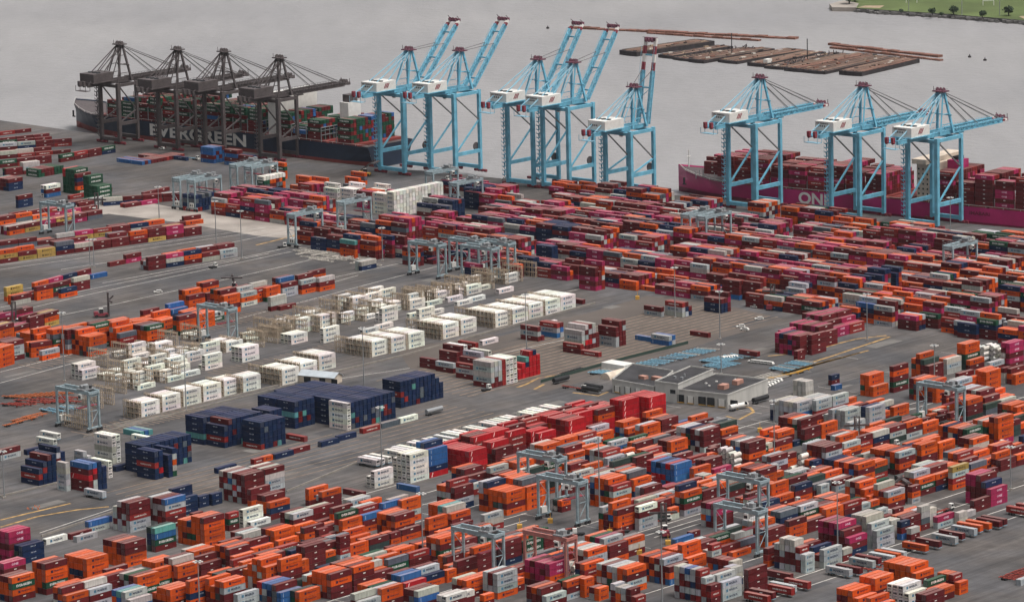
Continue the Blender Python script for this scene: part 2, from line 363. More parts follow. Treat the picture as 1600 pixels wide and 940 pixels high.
TY = []
for i in range(70):
    V_ = rp.choice((1046, 1082, 1118, 1150, 1180, 1212, 1246, 1275, 1305, 1340, 1385, 1440, 1470, 1520, 1560, 1600, 1640)) + rp.uniform(-5, 5); U_ = rp.uniform(1080, 1700); L_ = rp.uniform(40, 160); c = rp.uniform(-6, 6)
    TY.append([PX(P(U_ + L_ * k / 6, V_ + c * (k / 6) ** 2)) for k in range(7)])
lines('tyre_tracks', TY, .55, 'tyre', .032)
HL = []
for V0 in (1060, 1096, 1131, 1166, 1200, 1236, 1256, 1296):
    for k in range(48):
        if rp.random() < .5: HL.append([PX(P(1120 + k * 12.8, V0)), PX(P(1120 + k * 12.8, V0 + 16))])
lines('slot_lines', HL, .3, 'line', .036)

# ------------------------------------------------------------------ containers
HC, LC, WC, PIT = 2.65, 12.19, 2.44, 2.80
PAL = dict(o=(0.62, 0.085, 0.011), m=(0.125, 0.015, 0.018), r=(0.44, 0.013, 0.020), R=(0.26, 0.024, 0.022), w=(0.40, 0.42, 0.43), W=(0.76, 0.73, 0.67), n=(0.010, 0.024, 0.070),
           b=(0.030, 0.115, 0.30), g=(0.014, 0.068, 0.038), t=(0.10, 0.30, 0.29), p=(0.36, 0.022, 0.085), y=(0.46, 0.30, 0.085), x=(0.10, 0.115, 0.14), s=(0.45, 0.43, 0.39), k=(0.035, 0.055, 0.05), T=(0.66, 0.63, 0.58))
WHT = (0.74, 0.72, 0.68); DRK = (0.028, 0.03, 0.045); UNIT = (0.05, 0.052, 0.055)
MARK = dict(o=('logo', 'Hapag-Lloyd', (0.06, 0.018, 0.045)), w=('star', 'MAERSK', (0.05, 0.07, 0.11)), W=('star', 'MAERSK', (0.05, 0.07, 0.11)), g=('text', 'EVERGREEN', WHT), p=('text', 'ONE', (0.80, 0.55, 0.66)),
            n=('small', 'CMA CGM', (0.45, 0.48, 0.55)), R=('wide', 'HAMBURG SÜD', WHT), r=('slash', '', (0.85, 0.62, 0.6)), y=('logo', 'MSC', (0.10, 0.07, 0.03)), m=('tag', 'CAI', WHT), b=('stripe', '', (0.55, 0.6, 0.66)), x=('none', '', WHT),
            s=('none', '', WHT), t=('none', '', WHT), k=('none', '', WHT), T=('none', '', WHT))
NAME = dict(o='orange', m='maroon', r='bright red', R='brick red', w='grey', W='white refrigerated', n='navy', b='blue', g='dark green', t='teal', p='magenta', y='mustard', x='slate', s='pale grey', k='dark green', T='white tank')
TM = {}
def template(c, L, near, flip, marked):
    """one container in its own frame: x along the long side (the way its lettering reads), y to the back, z up; faces carry a paint slot"""
    key = (c, L, near, flip, marked)
    if key in TM: return TM[key]
    V_, F_, C_ = [], [], []
    def quad(p, col):
        o = len(V_); V_.extend(p); F_.append(tuple(range(o, o + 4))); C_.append(col)
    def bx(a, b, col, skip=()):
        x0, y0, z0 = a; x1, y1, z1 = b
        q = dict(f=[(x0, y0, z0), (x1, y0, z0), (x1, y0, z1), (x0, y0, z1)], b=[(x1, y1, z0), (x0, y1, z0), (x0, y1, z1), (x1, y1, z1)], l=[(x0, y1, z0), (x0, y0, z0), (x0, y0, z1), (x0, y1, z1)],
                 r=[(x1, y0, z0), (x1, y1, z0), (x1, y1, z1), (x1, y0, z1)], t=[(x0, y0, z1), (x1, y0, z1), (x1, y1, z1), (x0, y1, z1)], u=[(x0, y1, z0), (x1, y1, z0), (x1, y0, z0), (x0, y0, z0)])
        for k in q:
            if k not in skip: quad(q[k], col)
    H = HC - 0.13
    if c == 'T':
        n = 12; r = 1.14
        for i in range(n):
            a0, a1 = 2 * math.pi * i / n, 2 * math.pi * (i + 1) / n
            p = [(0.35, WC / 2 + math.cos(a0) * r, 1.32 + math.sin(a0) * r), (0.35, WC / 2 + math.cos(a1) * r, 1.32 + math.sin(a1) * r)]
            q = [(L - .35, y, z) for _, y, z in p]; quad([p[1], p[0], q[0], q[1]], 0)
            for X in (0.35, L - .35): quad([(X, WC / 2, 1.32), (X, WC / 2, 1.32), (X, *p[0][1:]), (X, *p[1][1:])], 0)
        for X in (0, L - .12):
            for Y in (0, WC - .12): bx((X, Y, 0), (X + .12, Y + .12, H), 'd')
            for Z in (0, H - .12): bx((X, .12, Z), (X + .12, WC - .12, Z + .12), 'd')
    elif near:
        e, g = 0.13, 0.045
        def panel(o_, ex, ez, nx, wd, ht, col):           # framed, recessed panel
            o_ = np.array(o_, float); ex = np.array(ex, float); ez = np.array(ez, float); nx = np.array(nx, float)
            O = [o_, o_ + ex * wd, o_ + ex * wd + ez * ht, o_ + ez * ht]
            I = [o_ + ex * e + ez * e, o_ + ex * (wd - e) + ez * e, o_ + ex * (wd - e) + ez * (ht - e), o_ + ex * e + ez * (ht - e)]; J = [p - nx * g for p in I]
            for i in range(4):
                j = (i + 1) % 4; quad([tuple(O[i]), tuple(O[j]), tuple(I[j]), tuple(I[i])], 'f'); quad([tuple(I[i]), tuple(I[j]), tuple(J[j]), tuple(J[i])], 'f')
            quad([tuple(p) for p in J], col)
        panel((0, 0, 0), (1, 0, 0), (0, 0, 1), (0, -1, 0), L, H, 0); panel((L, WC, 0), (-1, 0, 0), (0, 0, 1), (0, 1, 0), L, H, 0)
        panel((0, WC, 0), (0, -1, 0), (0, 0, 1), (-1, 0, 0), WC, H, 0); panel((L, 0, 0), (0, 1, 0), (0, 0, 1), (1, 0, 0), WC, H, 0)
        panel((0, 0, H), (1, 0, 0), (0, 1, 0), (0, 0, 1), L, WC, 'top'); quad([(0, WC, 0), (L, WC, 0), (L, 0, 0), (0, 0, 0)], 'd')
    else:
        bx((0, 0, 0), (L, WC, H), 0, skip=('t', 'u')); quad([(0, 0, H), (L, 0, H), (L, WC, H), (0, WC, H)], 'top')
    if c in 'Ww' and L > 7 and c == 'W':                                   # cooling unit at the visible end
        x0, x1 = (-0.03, 0.02) if not flip else (L - .02, L + .03)
        bx((x0, .35, 1.25), (x1, 1.2, 2.15), 'd'); bx((x0, 1.3, 1.35), (x1, 2.1, 2.1), 'd'); bx((x0, .4, .3), (x1, 2.0, .8), 'e')
    def txt(t, x0, z0, wd, ht, col, side):
        v, f, w = text_mesh(t); o = len(V_); y = -0.012 if side else WC + 0.012
        for a, b in v:
            X = x0 + a / w * wd; X = X if side else L - X
            V_.append((X, y, z0 + b / v[:, 1].max() * ht))
        for q in f: F_.append(tuple(o + i for i in (q if side else q))); C_.append(col)
    if marked:
        k, t, col = MARK[c]; kk = 'k'
        for side in ((1, 0) if near else (1,)):
            def rect(x0, x1, z0, z1, sh=0.0):
                y = -0.012 if side else WC + 0.012; X = (lambda q: q if side else L - q)
                p = [(X(x0), y, z0), (X(x1), y, z0), (X(x1 + sh), y, z1), (X(x0 + sh), y, z1)]; quad(p if side else p[::-1], kk)
            s_ = L / 12.19
            if k == 'logo': rect(3.0 * s_, 4.2 * s_, .75, 1.85); txt(t, 4.7 * s_, 0.85, 5.0 * s_, 0.95, kk, side)
            elif k == 'star': rect(2.3 * s_, 3.5 * s_, .8, 1.8) if False else None; C2 = len(C_); rect(2.2 * s_, 3.5 * s_, .75, 1.85); C_[C2] = 'q'; txt(t, 4.1 * s_, 0.85, 5.4 * s_, 0.95, kk, side)
            elif k == 'text': txt(t, (2.2 if t != 'ONE' else 4.3) * s_, 0.8, (8.2 if t != 'ONE' else 3.8) * s_, 1.05, kk, side)
            elif k == 'small': txt(t, 4.6 * s_, 1.35, 3.0 * s_, 0.55, kk, side)
            elif k == 'wide': txt(t, 2.6 * s_, 0.95, 7.2 * s_, 0.8, kk, side)
            elif k == 'slash': rect(1.1 * s_, 1.6 * s_, .25, 2.3, .75)
            elif k == 'tag': rect(5.6 * s_, 7.0 * s_, 1.5, 1.95)
            elif k == 'stripe': rect(1.3 * s_, 1.5 * s_, .5, 2.2)
    V_ = np.array(V_, float)
    TM[key] = (V_, F_, C_); return TM[key]

def face_colors(c, slots, tint, fade_skylight):
    base = np.array(PAL[c]) * tint; top = base * (1 - fade_skylight) + np.array((0.50, 0.38, 0.34)) * fade_skylight  # roofs: sun-faded paint plus pale sky reflection put into the colour
    mc = np.array(MARK[c][2])
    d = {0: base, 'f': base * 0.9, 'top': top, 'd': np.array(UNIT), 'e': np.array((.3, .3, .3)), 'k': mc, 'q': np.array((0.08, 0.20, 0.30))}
    return [d[s_] for s_ in slots]

BOXES = []       # c, L, origin (world corner min x, min y in own frame), heading, z, bay id, column, tier, flip, marked
BAYS = []
FOOT = {}
def foot_free(p, h, L):
    """does a footprint at corner p (heading h) clear the ones already laid out?"""
    ex = Vector((math.cos(h), math.sin(h), 0)); ey = Vector((-math.sin(h), math.cos(h), 0)); c = p + ex * L / 2 + ey * WC / 2
    kx, ky = int(c.x // 16), int(c.y // 16)
    for i in (-1, 0, 1):
        for j in (-1, 0, 1):
            for (c2, ex2, ey2, L2) in FOOT.get((kx + i, ky + j), ()):
                d = c2 - c; hit = True
                for ax in (ex, ey, ex2, ey2):
                    ra = abs(ex.dot(ax)) * L / 2 + abs(ey.dot(ax)) * WC / 2; rb = abs(ex2.dot(ax)) * L2 / 2 + abs(ey2.dot(ax)) * WC / 2
                    if abs(d.dot(ax)) > ra + rb - 0.12: hit = False; break
                if hit: return False
    FOOT.setdefault((kx, ky), []).append((c, ex, ey, L)); return True
DROPPED = [0]
PALS = dict(v='mm', a='ooooommmmmmwwgnsRbx', p='pppmmmmRpn', n='nnnnnnnnnnnnnnnnnnnnmmxxRt', m='mmmmmRRpponnw', W='WWWWW', r='rrrrRRm', C='mmmmmmpppppRRRRnoowsx', D='mmmmmRRggnswm', E='oooommmmmRpwgsn', F='mmmmmmRppoxnyymoms', k='oooooomgwx', s='swswmRn', V='mmppRmmmm')
NUDGE = (0, .5, -.5, 1.2, -1.2, 2, -2, 2.8, -2.8, 3.6, -3.6)
def lay(corner, h, cols, L=LC, pal='a', bay=None, flip=False, back=None, nbk=1, base=0.0, top_at=None):
    """columns of containers: corner = near bottom corner of the first column, own frame x = heading h, columns follow +y"""
    ex = Vector((math.cos(h), math.sin(h), 0)); ey = Vector((-math.sin(h), math.cos(h), 0))
    bid = len(BAYS); BAYS.append(dict(name=bay, corner=corner.copy(), n=len(cols)))
    for j, col in enumerate(cols):
        for q in range(nbk):
            st = ''
            if not col: continue
            num = col[0] if col[0].isdigit() else ''
            rest = col[len(num):]
            st = ''.join(rnd.choice(PALS[pal]) for _ in range(int(num or 0))) + rest
            p = corner + ey * (j * PIT)
            p = p - ex * (q * (L + 0.6)) if flip else p + ex * (q * (L + 0.6))
            if flip: p = p - ex * L
            for k_ in NUDGE:
                if foot_free(p + ex * k_, h, L): p = p + ex * k_; break
            else: DROPPED[0] += 1; continue
            for t, c in enumerate(st):
                jit = rnd.uniform(-.05, .05)
                BOXES.append([c, L, p + ex * jit + ey * rnd.uniform(-.03, .03) + Vector((0, 0, base + t * HC)), h, bid, j, t, flip, len(st)])
TILE = dict(a=(1300, 764), b=(1100, 764), c=(900, 764), d=(700, 764), e=(500, 764), f=(300, 764), g=(100, 764), h=(0, 760), i=(1100, 620), j=(1300, 480), k=(1300, 600), l=(0, 600), m=(200, 560),
            n=(450, 560), o=(600, 440), p=(0, 440), q=(700, 600), r=(1000, 560), s=(1200, 560), t=(900, 720), u=(600, 720), v=(1300, 720))
def anchor(tile, x, y): 
    if tile == 'X': return float(x), float(y)
    a = TILE[tile]; return a[0] + x / 5.3333, a[1] + y / 5.3333
def bays(spec, orient, pal='a'):
    for ln in spec.strip().splitlines():
        ln = ln.split('#')[0].strip()
        if not ln: continue
        w = ln.split(); tl = w[0]; x, y = anchor(tl, float(w[1]), float(w[2])); opts = {}; cols = []
        for tk in w[3:]:
            if '=' in tk: k_, v_ = tk.split('='); opts[k_] = v_
            elif '*' in tk: c_, n_ = tk.split('*'); cols += [c_] * int(n_)
            else: cols.append(tk)
        exp = []
        f = cols[0]; n0 = (int(f[0]) if f[0].isdigit() else 0) + len(f.lstrip('0123456789'))
        g = G(x, y, n0 * HC)
        g.z = 0
        lay(g, ANG if orient == 'u' else ANG - math.pi / 2, cols, float(opts.get('L', LC)), opts.get('pal', pal), opts.get('bay'), flip=(orient == 'v'), nbk=int(opts.get('n', 1)))

bays('''
v 1325 235 ppp mmmn mmmmm pmmpp ppmpp
v 1200 325 mm
v 1060 430 ss L=6.06
v 1130 420 s L=6.06
v 880 465 wp
v 800 400 sss L=6.06
v 745 380 mxss L=6.06
v 580 505 bmn L=6.06
v 495 495 sss sss L=6.06
v 660 560 ms L=6.06
v 570 455 mR mRm L=6.06
v 440 460 wmm wmmw L=6.06
v 375 580 www wwww sssss sssws sswss
v 145 640 nmp mmmm mmmnp mpmpp mmmpm pmmpp
b 845 545 www mmwR wmmws wmmws wmwss nmmw L=6.06
b 1000 505 www sm
b 1160 500 ms L=6.06
b 155 775 www wwww mnsm
b 245 655 nss nsw L=6.06
b 370 670 mmmm
c 1125 800 mRm wRRw RwmmR mwnww nwmwb mwRmw wmwss L=6.06
c 1310 600 ss sR mR bm 3R L=6.06
b 5 740 3R 3R L=6.06
v 315 293 oo ooo 3o 3m 3s
v 50 378 oo moo wwo mmm 2o
v 180 338 mo 3m 3o 3s 3m
v 468 258 mow 2m 3s
v 600 200 mmm 2R L=6.06
v 668 212 wom 2m L=6.06
v 725 152 mgo 3w 3s 2m 2k
v 868 110 nmo 3m 3R 3w 3s
v 1005 50 oRwy 2w 2o 3m 3o
v 1130 50 mn 2m 3R 3o 3x
v 1265 -5 mo mm 2o 2m 2m
b 850 250 mo 3w 3m 3o 2m
b 680 300 mw 3x 3x 3o 3m
b 530 340 omm 2x 3o 3s 3w
b 300 430 mx 2s
b 240 525 o om
c 930 575 oo oooo ooo ooo ooo oo
c 778 645 bom mmmw 3m 3o 3m 3o
c 615 665 mwo mmmr 3w 3n 3m
c 425 665 owmo 3o 3w 3w 3m 3w
c 245 712 mno 3m 3o 3m 3o 3m
c 190 825 oo sm L=6.06
c 160 775 omm L=6.06
c 70 745 ooo L=6.06
d 1165 512 swwo kmms kmmw 3o 3w
d 1345 472 omm 3w 3p 3g 3o
d 845 622 mopp mpmp mppp mmpm mopp
d 690 792 p
d 1050 640 TTT L=6.06
d 820 890 mw 2m 2o 2m
d 1035 830 oo 2o 2g
d 410 705 owww owmm owww
d 215 490 mmmo 2o
d 450 440 nmmm nmmo
d 240 830 mm 2o 2o 2o 2s
d 50 880 mW 1m
d 300 880 mo L=6.06
c 500 895 mR 2m 2w 2s L=6.06
c 370 850 sw 2w L=6.06
h 1078 137 wwRmm wmwmm wwmms wmws
h 1375 107 mmRwb mRmwm wmwwm wmmsw
h 1480 105 nnn
h 1435 20 nnnn
f 1065 50 mw
f 60 60 nn L=6.06
f 130 50 nn L=6.06
X 382 742 mmmmm wmwmm mwrwm wmwbw mmwRm wwmms
X 414 733 mwwsm mwwss mmwwm wwmms
h 100 757 mogo moom noom ooo
h 375 642 mgoom mooom ooooo
h 720 602 mooo mnoo mnoo onoo oooo
h 1040 472 oomm oomm oooo ooom ooom
h 885 690 mm m
h 185 495 nnn nkn
h 108 388 nnnnn mpmpp ppmpp mpmpp
h 30 640 mp pp
h 385 436 W
h 345 385 WW
h 562 400 m
h 545 352 Rw
h 730 292 wb
h 850 262 n L=6.06
h 1290 345 mgbt knnk
g 1165 240 oooom ooooo ogooo ogon omoo oooo
f 425 170 WWW
f 490 272 W
f 650 112 mno moom moom
f 10 200 om L=6.06
f 305 200 mgR mm L=6.06
g 610 728 mgoo 3m 3g 3s
g 800 670 Rm 2o 2o 2o
g 945 640 moo 3s 3m
g 1125 578 mm 2o 2o 2s
g 1290 545 mn L=6.06
g 1370 482 mgoo 3m 3o 3m
g 440 845 wo mmm 3m 3o
g 215 835 wmw 3s 3o
g 20 885 mmo 3m 3o
g 250 893 mw 2m
h 510 920 moo 3m 3k
g 885 835 moo moo moo mo
g 1045 765 onoo 3o
g 1330 772 mmwo mkmo moo mmoo
g 550 920 bs 2w 2t 2b
f 615 648 mmoo mosoo mooso ssoo ooo
f 740 585 mmmoo 3o 3m
f 800 622 moo
f 490 0 omm
f 380 875 ww ww mm mm mm
f 740 860 bb 2m 2b 2b 2r
f 1155 708 mmom mooo mwoo mnoo moo oow
f 1345 650 mmmo 3m 3o 3o 3m
f 470 430 mm 2s 2w 2m
f 510 490 moo 3m
f 350 560 ggo 3m 3o 3m
f 300 485 mooo 3m 3o
f 90 620 mm 2m 2o
f 215 580 mm 2n L=6.06
f 685 345 omoo 3o 3m
f 720 430 mmo
f 885 315 mo 3w 3s 3m
f 1055 265 mR 3m 3s
f 1100 310 mm
f 1255 260 moo
f 940 480 mmmm mmmm
f 1010 575 xR
f 760 505 mw
e 70 400 Rw mR mmm L=6.06
e 165 395 wRmm L=6.06
e 175 540 W L=6.06
e 245 490 b L=6.06
e 285 468 w
e 440 385 go
e 30 300 mm
e 150 215 mmg 3m 3o
e 300 150 mmb 3w 3s
e 190 258 moo 3g 3o 3o
e 360 215 omb 3R 3w
e 515 190 omm 3b
e 470 130 mmmw 3s 3o 3o
e 625 222 omom moom momo 3o
e 680 338 om
e 655 100 owoo 3o 3s
e 565 482 mom L=6.06
e 590 612 gg
e 440 700 mm
e 730 555 wm
e 820 650 m L=6.06
e 515 830 smoo 3w 3g 3o 3o
e 715 782 mrr 3b 3b 3m
e 870 722 on 2w 2m
e 1040 680 oo L=6.06
e 1050 892 mmW 2s
e 350 930 mmw 3s
e 905 920 moo 3m 3s 3m 3m
e 905 245 moo o
e 1095 205 mmo mmws 3t 3o 3o
e 1000 412 mgmo moso 3o
e 880 395 mooo L=6.06
e 1370 213 Rsw
u 588 222 nwmm mnwRR 3o 3o
u 745 190 Rw
u 710 125 mm 2m 2m 2o
u 1020 258 omoo oxoo okoo oooo 4n 4w
u 1190 215 oooo 4x 4x 4o 4o
u 925 110 nm 2w 2o
u 1480 330 mo Tk L=6.06
t 310 208 mowR 4o 4o 4o 4w
t 480 155 noo 3x 3w 3o 3x
t 345 408 moom 4o mmm 3w
t 525 380 wwmW 3m
t 610 280 mom 3m 3w
t 730 282 nbo L=6.06
t 785 395 so L=6.06
t 900 262 wmgo 4n
t 1060 250 mmm
t 1160 360 mmpm 3p 3m
t 820 30 bbbb rbbr brbb rrbn rrbb rnrr
t 980 60 moo 2b
t 1000 0 b
t 1060 120 ss ss L=6.06
t 1110 80 mp
t 690 220 p
t 960 590 m L=6.06
t 830 650 b
i 375 382 momm 3m 3w 3x 3o 3m
i 850 290 mo mmmm 3s 3o 3m 3m
i 600 370 om
i 530 378 o L=6.06
i 558 497 wmwm wmmw
i 465 610 ooom 3o 3m 3m
i 320 590 mmoo 3o
i 1015 417 mmwm mmmm mmmm 3m wwww
i 1170 385 mow 3o 3w 3m
i 1285 562 momo 3m 3o 3m 3o 3n 3n
i 605 830 mo mooo ooo
i 760 738 omn 3m 3g
i 740 628 w w
i 50 430 om L=6.06
i 10 525 mmm
i 45 615 mp
i 1010 605 ws L=6.06
i 990 665 mo L=6.06
i 975 735 ww L=6.06
i 775 48 wbww wsws smws wsww wwws nnw
i 935 28 bRww wRms wRww 3w
i 1045 0 wRww 3w 3s
i 1145 30 mo
i 1215 212 ww wwww swww
i 1350 95 Rwww nnnn mww
i 1070 105 nsww wsw
i 1490 150 g L=6.06
i 1485 75 mR L=6.06
i 195 425 TTT TTT L=6.06
i 250 470 TTT TTT L=6.06
i 150 430 ss L=6.06
i 770 490 TTT T L=6.06
i 820 530 TT TT L=6.06
k 515 190 oo
X 1250 525 mmmm pmpm npnp mpmm ppmn mmpp
X 1268 523 mmmm 3m 3p 3m 3p 3m 3m 3p pal=p
X 1286 519 mmm 3m 3p 3m 3m 3p 3m 3p pal=p
X 1305 512 pp mm mnm 3m 3p 3m 3p 3m pal=p
X 1322 508 RR mp mpp 3m 3p 3m 3p pal=p
X 1337 503 nb mp 2p 2m 3m pal=p
X 1278 496 oo mo n
X 1246 548 mm L=6.06
a 640 868 WW WWW WWW WWW
a 870 842 mo oo 2g
a 700 700 mo ooo ooo ooo omo ooo
a 660 640 ooo omo oko ooo
a 1060 775 oo mmR mmo mmo L=6.06
a 455 868 mo 3o 3o 3o 3o
a 225 905 oo moo omo 2o
a 130 880 mg L=6.06
a 370 970 moo 3o
a 785 880 mmm 2m
X 1259 596 sss sss sss L=6.06
X 1300 586 mn L=6.06
X 1304 602 b L=6.06
X 1595 905 w
X 1290 860 o L=6.06
j 870 665 ooo 3o 3m 3o 3o 3m
j 1045 610 ooow 3w 3w 3o
j 1100 600 moo 3m
j 345 660 oo oooo ogoo
j 512 492 mgmom
j 600 612 w L=6.06
j 808 487 mmm ommk moomo ooko
j 958 432 sws wwo
j 1150 442 mo kkgoo kkgoo
j 1285 538 oooo mooo mooo
j 1185 620 mk
j 1480 300 mpmpp 4p
j 1435 505 ssm L=6.06
j 1320 460 mw
j 1265 330 TTT TTT TTT L=6.06
j 1345 322 TTT TTT TTT L=6.06
j 1420 350 TTT TTT L=6.06
j 1530 560 oo 2m
k 1275 110 mom 3m 3w 3m 3w 3w
k 1130 132 kmmo 3o 3o 3m
k 1000 120 moo 3m
k 1385 280 poooo 4m
k 1290 310 mggo 3s 3o
k 1125 378 mmgg 3m 3o 3o 3n 3o
k 745 505 mmoo 3o 2m 2m 2n
k 560 570 momw 3o 3m 3o 3o 3o
k 640 382 b m
k 415 560 mw L=6.06
k 1220 560 no 3o 3m 3m
k 1520 500 mo L=6.06
k 1570 440 mmn
k 1495 175 mmmo 3o 3m
k 1545 190 mmgo 3o 3m
r 258 692 noo 2m 2m
r 120 665 oo mo
r 530 600 wmmm mwmw 3m 3n 3w 3w
r 680 595 mmo mm
r 515 838 mmm
r 180 508 mmmm 3m 3o
r 305 535 nb
r 430 485 moo mmm
r 30 560 rRoo 3w
r 90 500 mmm 3o
r 600 730 om L=6.06
q 1010 582 wwo 3m 3x
q 1150 540 oo
q 1360 482 obw 2g
q 1510 450 mgg
q 1330 617 www 3R 3m 3s 3o
q 1485 580 TTT L=6.06
q 830 565 Rm 2o 2o 2s
q 975 515 mm 2o 2o
q 1110 482 ow 2R 2o
q 1240 412 oo 2w 2m
q 1500 370 mo 2o 2o
q 1500 380 oo
q 1060 725 mm 2m 2o
q 480 610 Rm
q 175 560 Rrrr*7
q 395 540 mmm mmrr mmrr
q 475 420 mmmrr*6
q 690 395 nrrr mrrr
q 755 410 nmrr
q 690 385 mrrrm mrrrr mrrRr mrrRo mrrrR mrrrm
q 830 350 4r 5r 5r
q 1005 305 mrrrr mrrRR mrrRm mrrrr 4r
q 1250 215 rrrom rrrRr rrrrr
q 1530 150 mrrrrr*5 n=2
n 1015 800 WWWWW WWWWW WWWWW WWWW
u 250 142 W
n 1150 765 rnbbb 5n 5b
X 585 736 WWW WW
X 503 768 mmo moo om
X 496 748 mooom mooo moo
l 5 545 wm
l 225 545 n
''', 'u')
bays('''
n 490 372 WWWWW
n 525 362 4n*11 pal=n n=2
m 1385 360 4n*15 pal=n n=2
n 935 192 nnRnn 4n*8 nnnn nnn pal=n
m 800 562 nRnn nnnnm 4n*7 pal=n
m 625 492 4n*9 pal=n
m 1100 532 4n*6 pal=n
m 1180 435 4n*3 pal=n
l 1285 562 nnRnn nrnnn
l 1400 590 nnnn 4n
l 1320 552 4n*4 pal=n
l 1190 512 4n*11 pal=n
l 930 430 sWsWW WWWWW
l 900 640 WWW
l 320 705 nRn nnRn nnnnm nnnnn 5n nnnnn
l 735 665 mmrmb wwmrb nnnnn nnnn
l 545 655 wwwss w L=6.06
l 690 560 Rbww wmw L=6.06
l 1170 395 t b t
l 1060 385 b t
l 1240 440 W
l 1310 400 t
m 1465 650 R
o 890 672 mwsws mmwws mwsww RRRRR WWWWW WWWWW WWWWW
o 745 692 mwR mrRm mmrmw mmmm WWWWW
o 575 680 mw mmmm mmrmm WWWWW
o 440 650 mm
o 320 640 mm
o 760 510 mR
o 1120 730 rr rrr rrnt rrrrr rrrrn rrrr L=6.06
o 1280 375 mwm m
X 909 517 msws mrwms mrmwm mwmws mmm
X 962 511 wwmm mmmmm mmmwm
X 907 538 mR
X 934 550 R
X 870 505 bwR wbm
X 1033 480 wm
X 1066 473 swR wnm nm
X 1127 467 nnm nnm mmpm
X 910 468 m
X 650 760 b
X 566 768 m
X 1045 525 bw wb
X 1020 527 b
X 1106 520 m
X 938 540 m
''', 'v')

def fill_row(V0, Ua, Ub, pal, ncol=6, hs=(2, 2, 3, 3), gap=.1):
    U_ = Ua
    while U_ < Ub:
        if rnd.random() > gap: lay(P(U_, V0), ANG, [str(rnd.choice(hs) - 1) + rnd.choice(PALS[pal]) for _ in range(ncol)], LC, pal)
        U_ += 12.75
PALS['f'] = 'oooooommmmmmRwsnogxk'; PALS['r'] = 'rrrrrRRmmr'
fill_row(1289, 1382, 1486, 'r', 7, (4, 4, 5), 0)
for V0, Ua, Ub in ((1252, 1112, 1280), (1254, 1345, 1425), (1223, 1170, 1272), (1223, 1347, 1440), (1236, 1445, 1500), (1186, 1170, 1240), (1190, 1256, 1284), (1197, 1386, 1590), (1161, 1240, 1300), (1161, 1362, 1500), (1167, 1500, 1640), (1129, 1228, 1312), (1130, 1400, 1600), (1094, 1290, 1345), (1094, 1372, 1540), (1058, 1330, 1420)):
    fill_row(V0, Ua, Ub, "f")
    _n = NUDGE; NUDGE = (0,); U_ = Ua
    while U_ < Ub:                                        # short boxes close what the long ones leave
        if rnd.random() < .55: lay(P(U_, V0), ANG, [str(rnd.choice((1, 2, 2)) - 1) + rnd.choice(PALS['f']) for _ in range(6)], 6.06, 'f')
        U_ += 2.2
    NUDGE = _n

bays('''
X 333 231 bmbb bbmb bmbb bbbm
X 370 235 bmbm mmbm mbm
X 386 243 mmm mmn
X 222 252 b m b m m m m m R m m m m R n=2
X 286 245 n
X 60 265 gg gm mm mm mm gg gg gg
X 604 303 WWWWW*3
X 615 300 WWWWWW*16 L=6.06
X 592 298 oooo mooo WWWW 4W
X 552 296 WWWW WWWW WWWW 4W
X 527 295 WWWW 4W WWWW
X 474 291 noo mmo 4o 4m
X 497 286 mmoo mmoo 4o
X 560 278 moo mo 3o
X 412 276 4W 4W 4W 4W 4W 4W 4W L=6.06
X 440 268 mm 3o
''', 'v', 'k')
# rows of the far yard: long sides along the quay, blocks six wide
def noise1(i, j): return (math.sin(i * 12.9898 + j * 78.233) * 43758.5453) % 1.0
def far_row(U0, V1, V2, pal_at, hmin=2, hmax=4, ncol=6, gap=0.08):
    V_ = V1; k = 0; h_ = rnd.randint(hmin, hmax)
    while V_ > V2:
        if U0 == 1831 and 1738 < V_ < 1838: V_ -= 12.9; continue
        if rnd.random() < gap: V_ -= 12.9; continue
        if rnd.random() < .55: h_ = max(hmin, min(hmax, h_ + rnd.choice((-1, 1))))
        pal, mx = pal_at(V_); hh = min(h_, mx, 3 if U0 == 1796 and 1745 < V_ < 1835 else 9); cols = []
        for j in range(ncol):
            n_ = max(1, hh - (1 if rnd.random() < (.45 if j == 0 else .25) else 0)); cols.append(f'{n_}' + ('' if n_ else ''))
        cols = [str(int(c) - 1) + rnd.choice(PALS[pal]) for c in cols]
        lay(P(U0, V_ - 12.19), ANG - math.pi / 2, cols, LC, pal, flip=True); V_ -= 12.85; k += 1
def pa(V_):
    return ('n' if rnd.random() < .10 else 'C', 5) if 1600 < V_ else (('C', 5) if V_ > 1420 else ('E', 5))
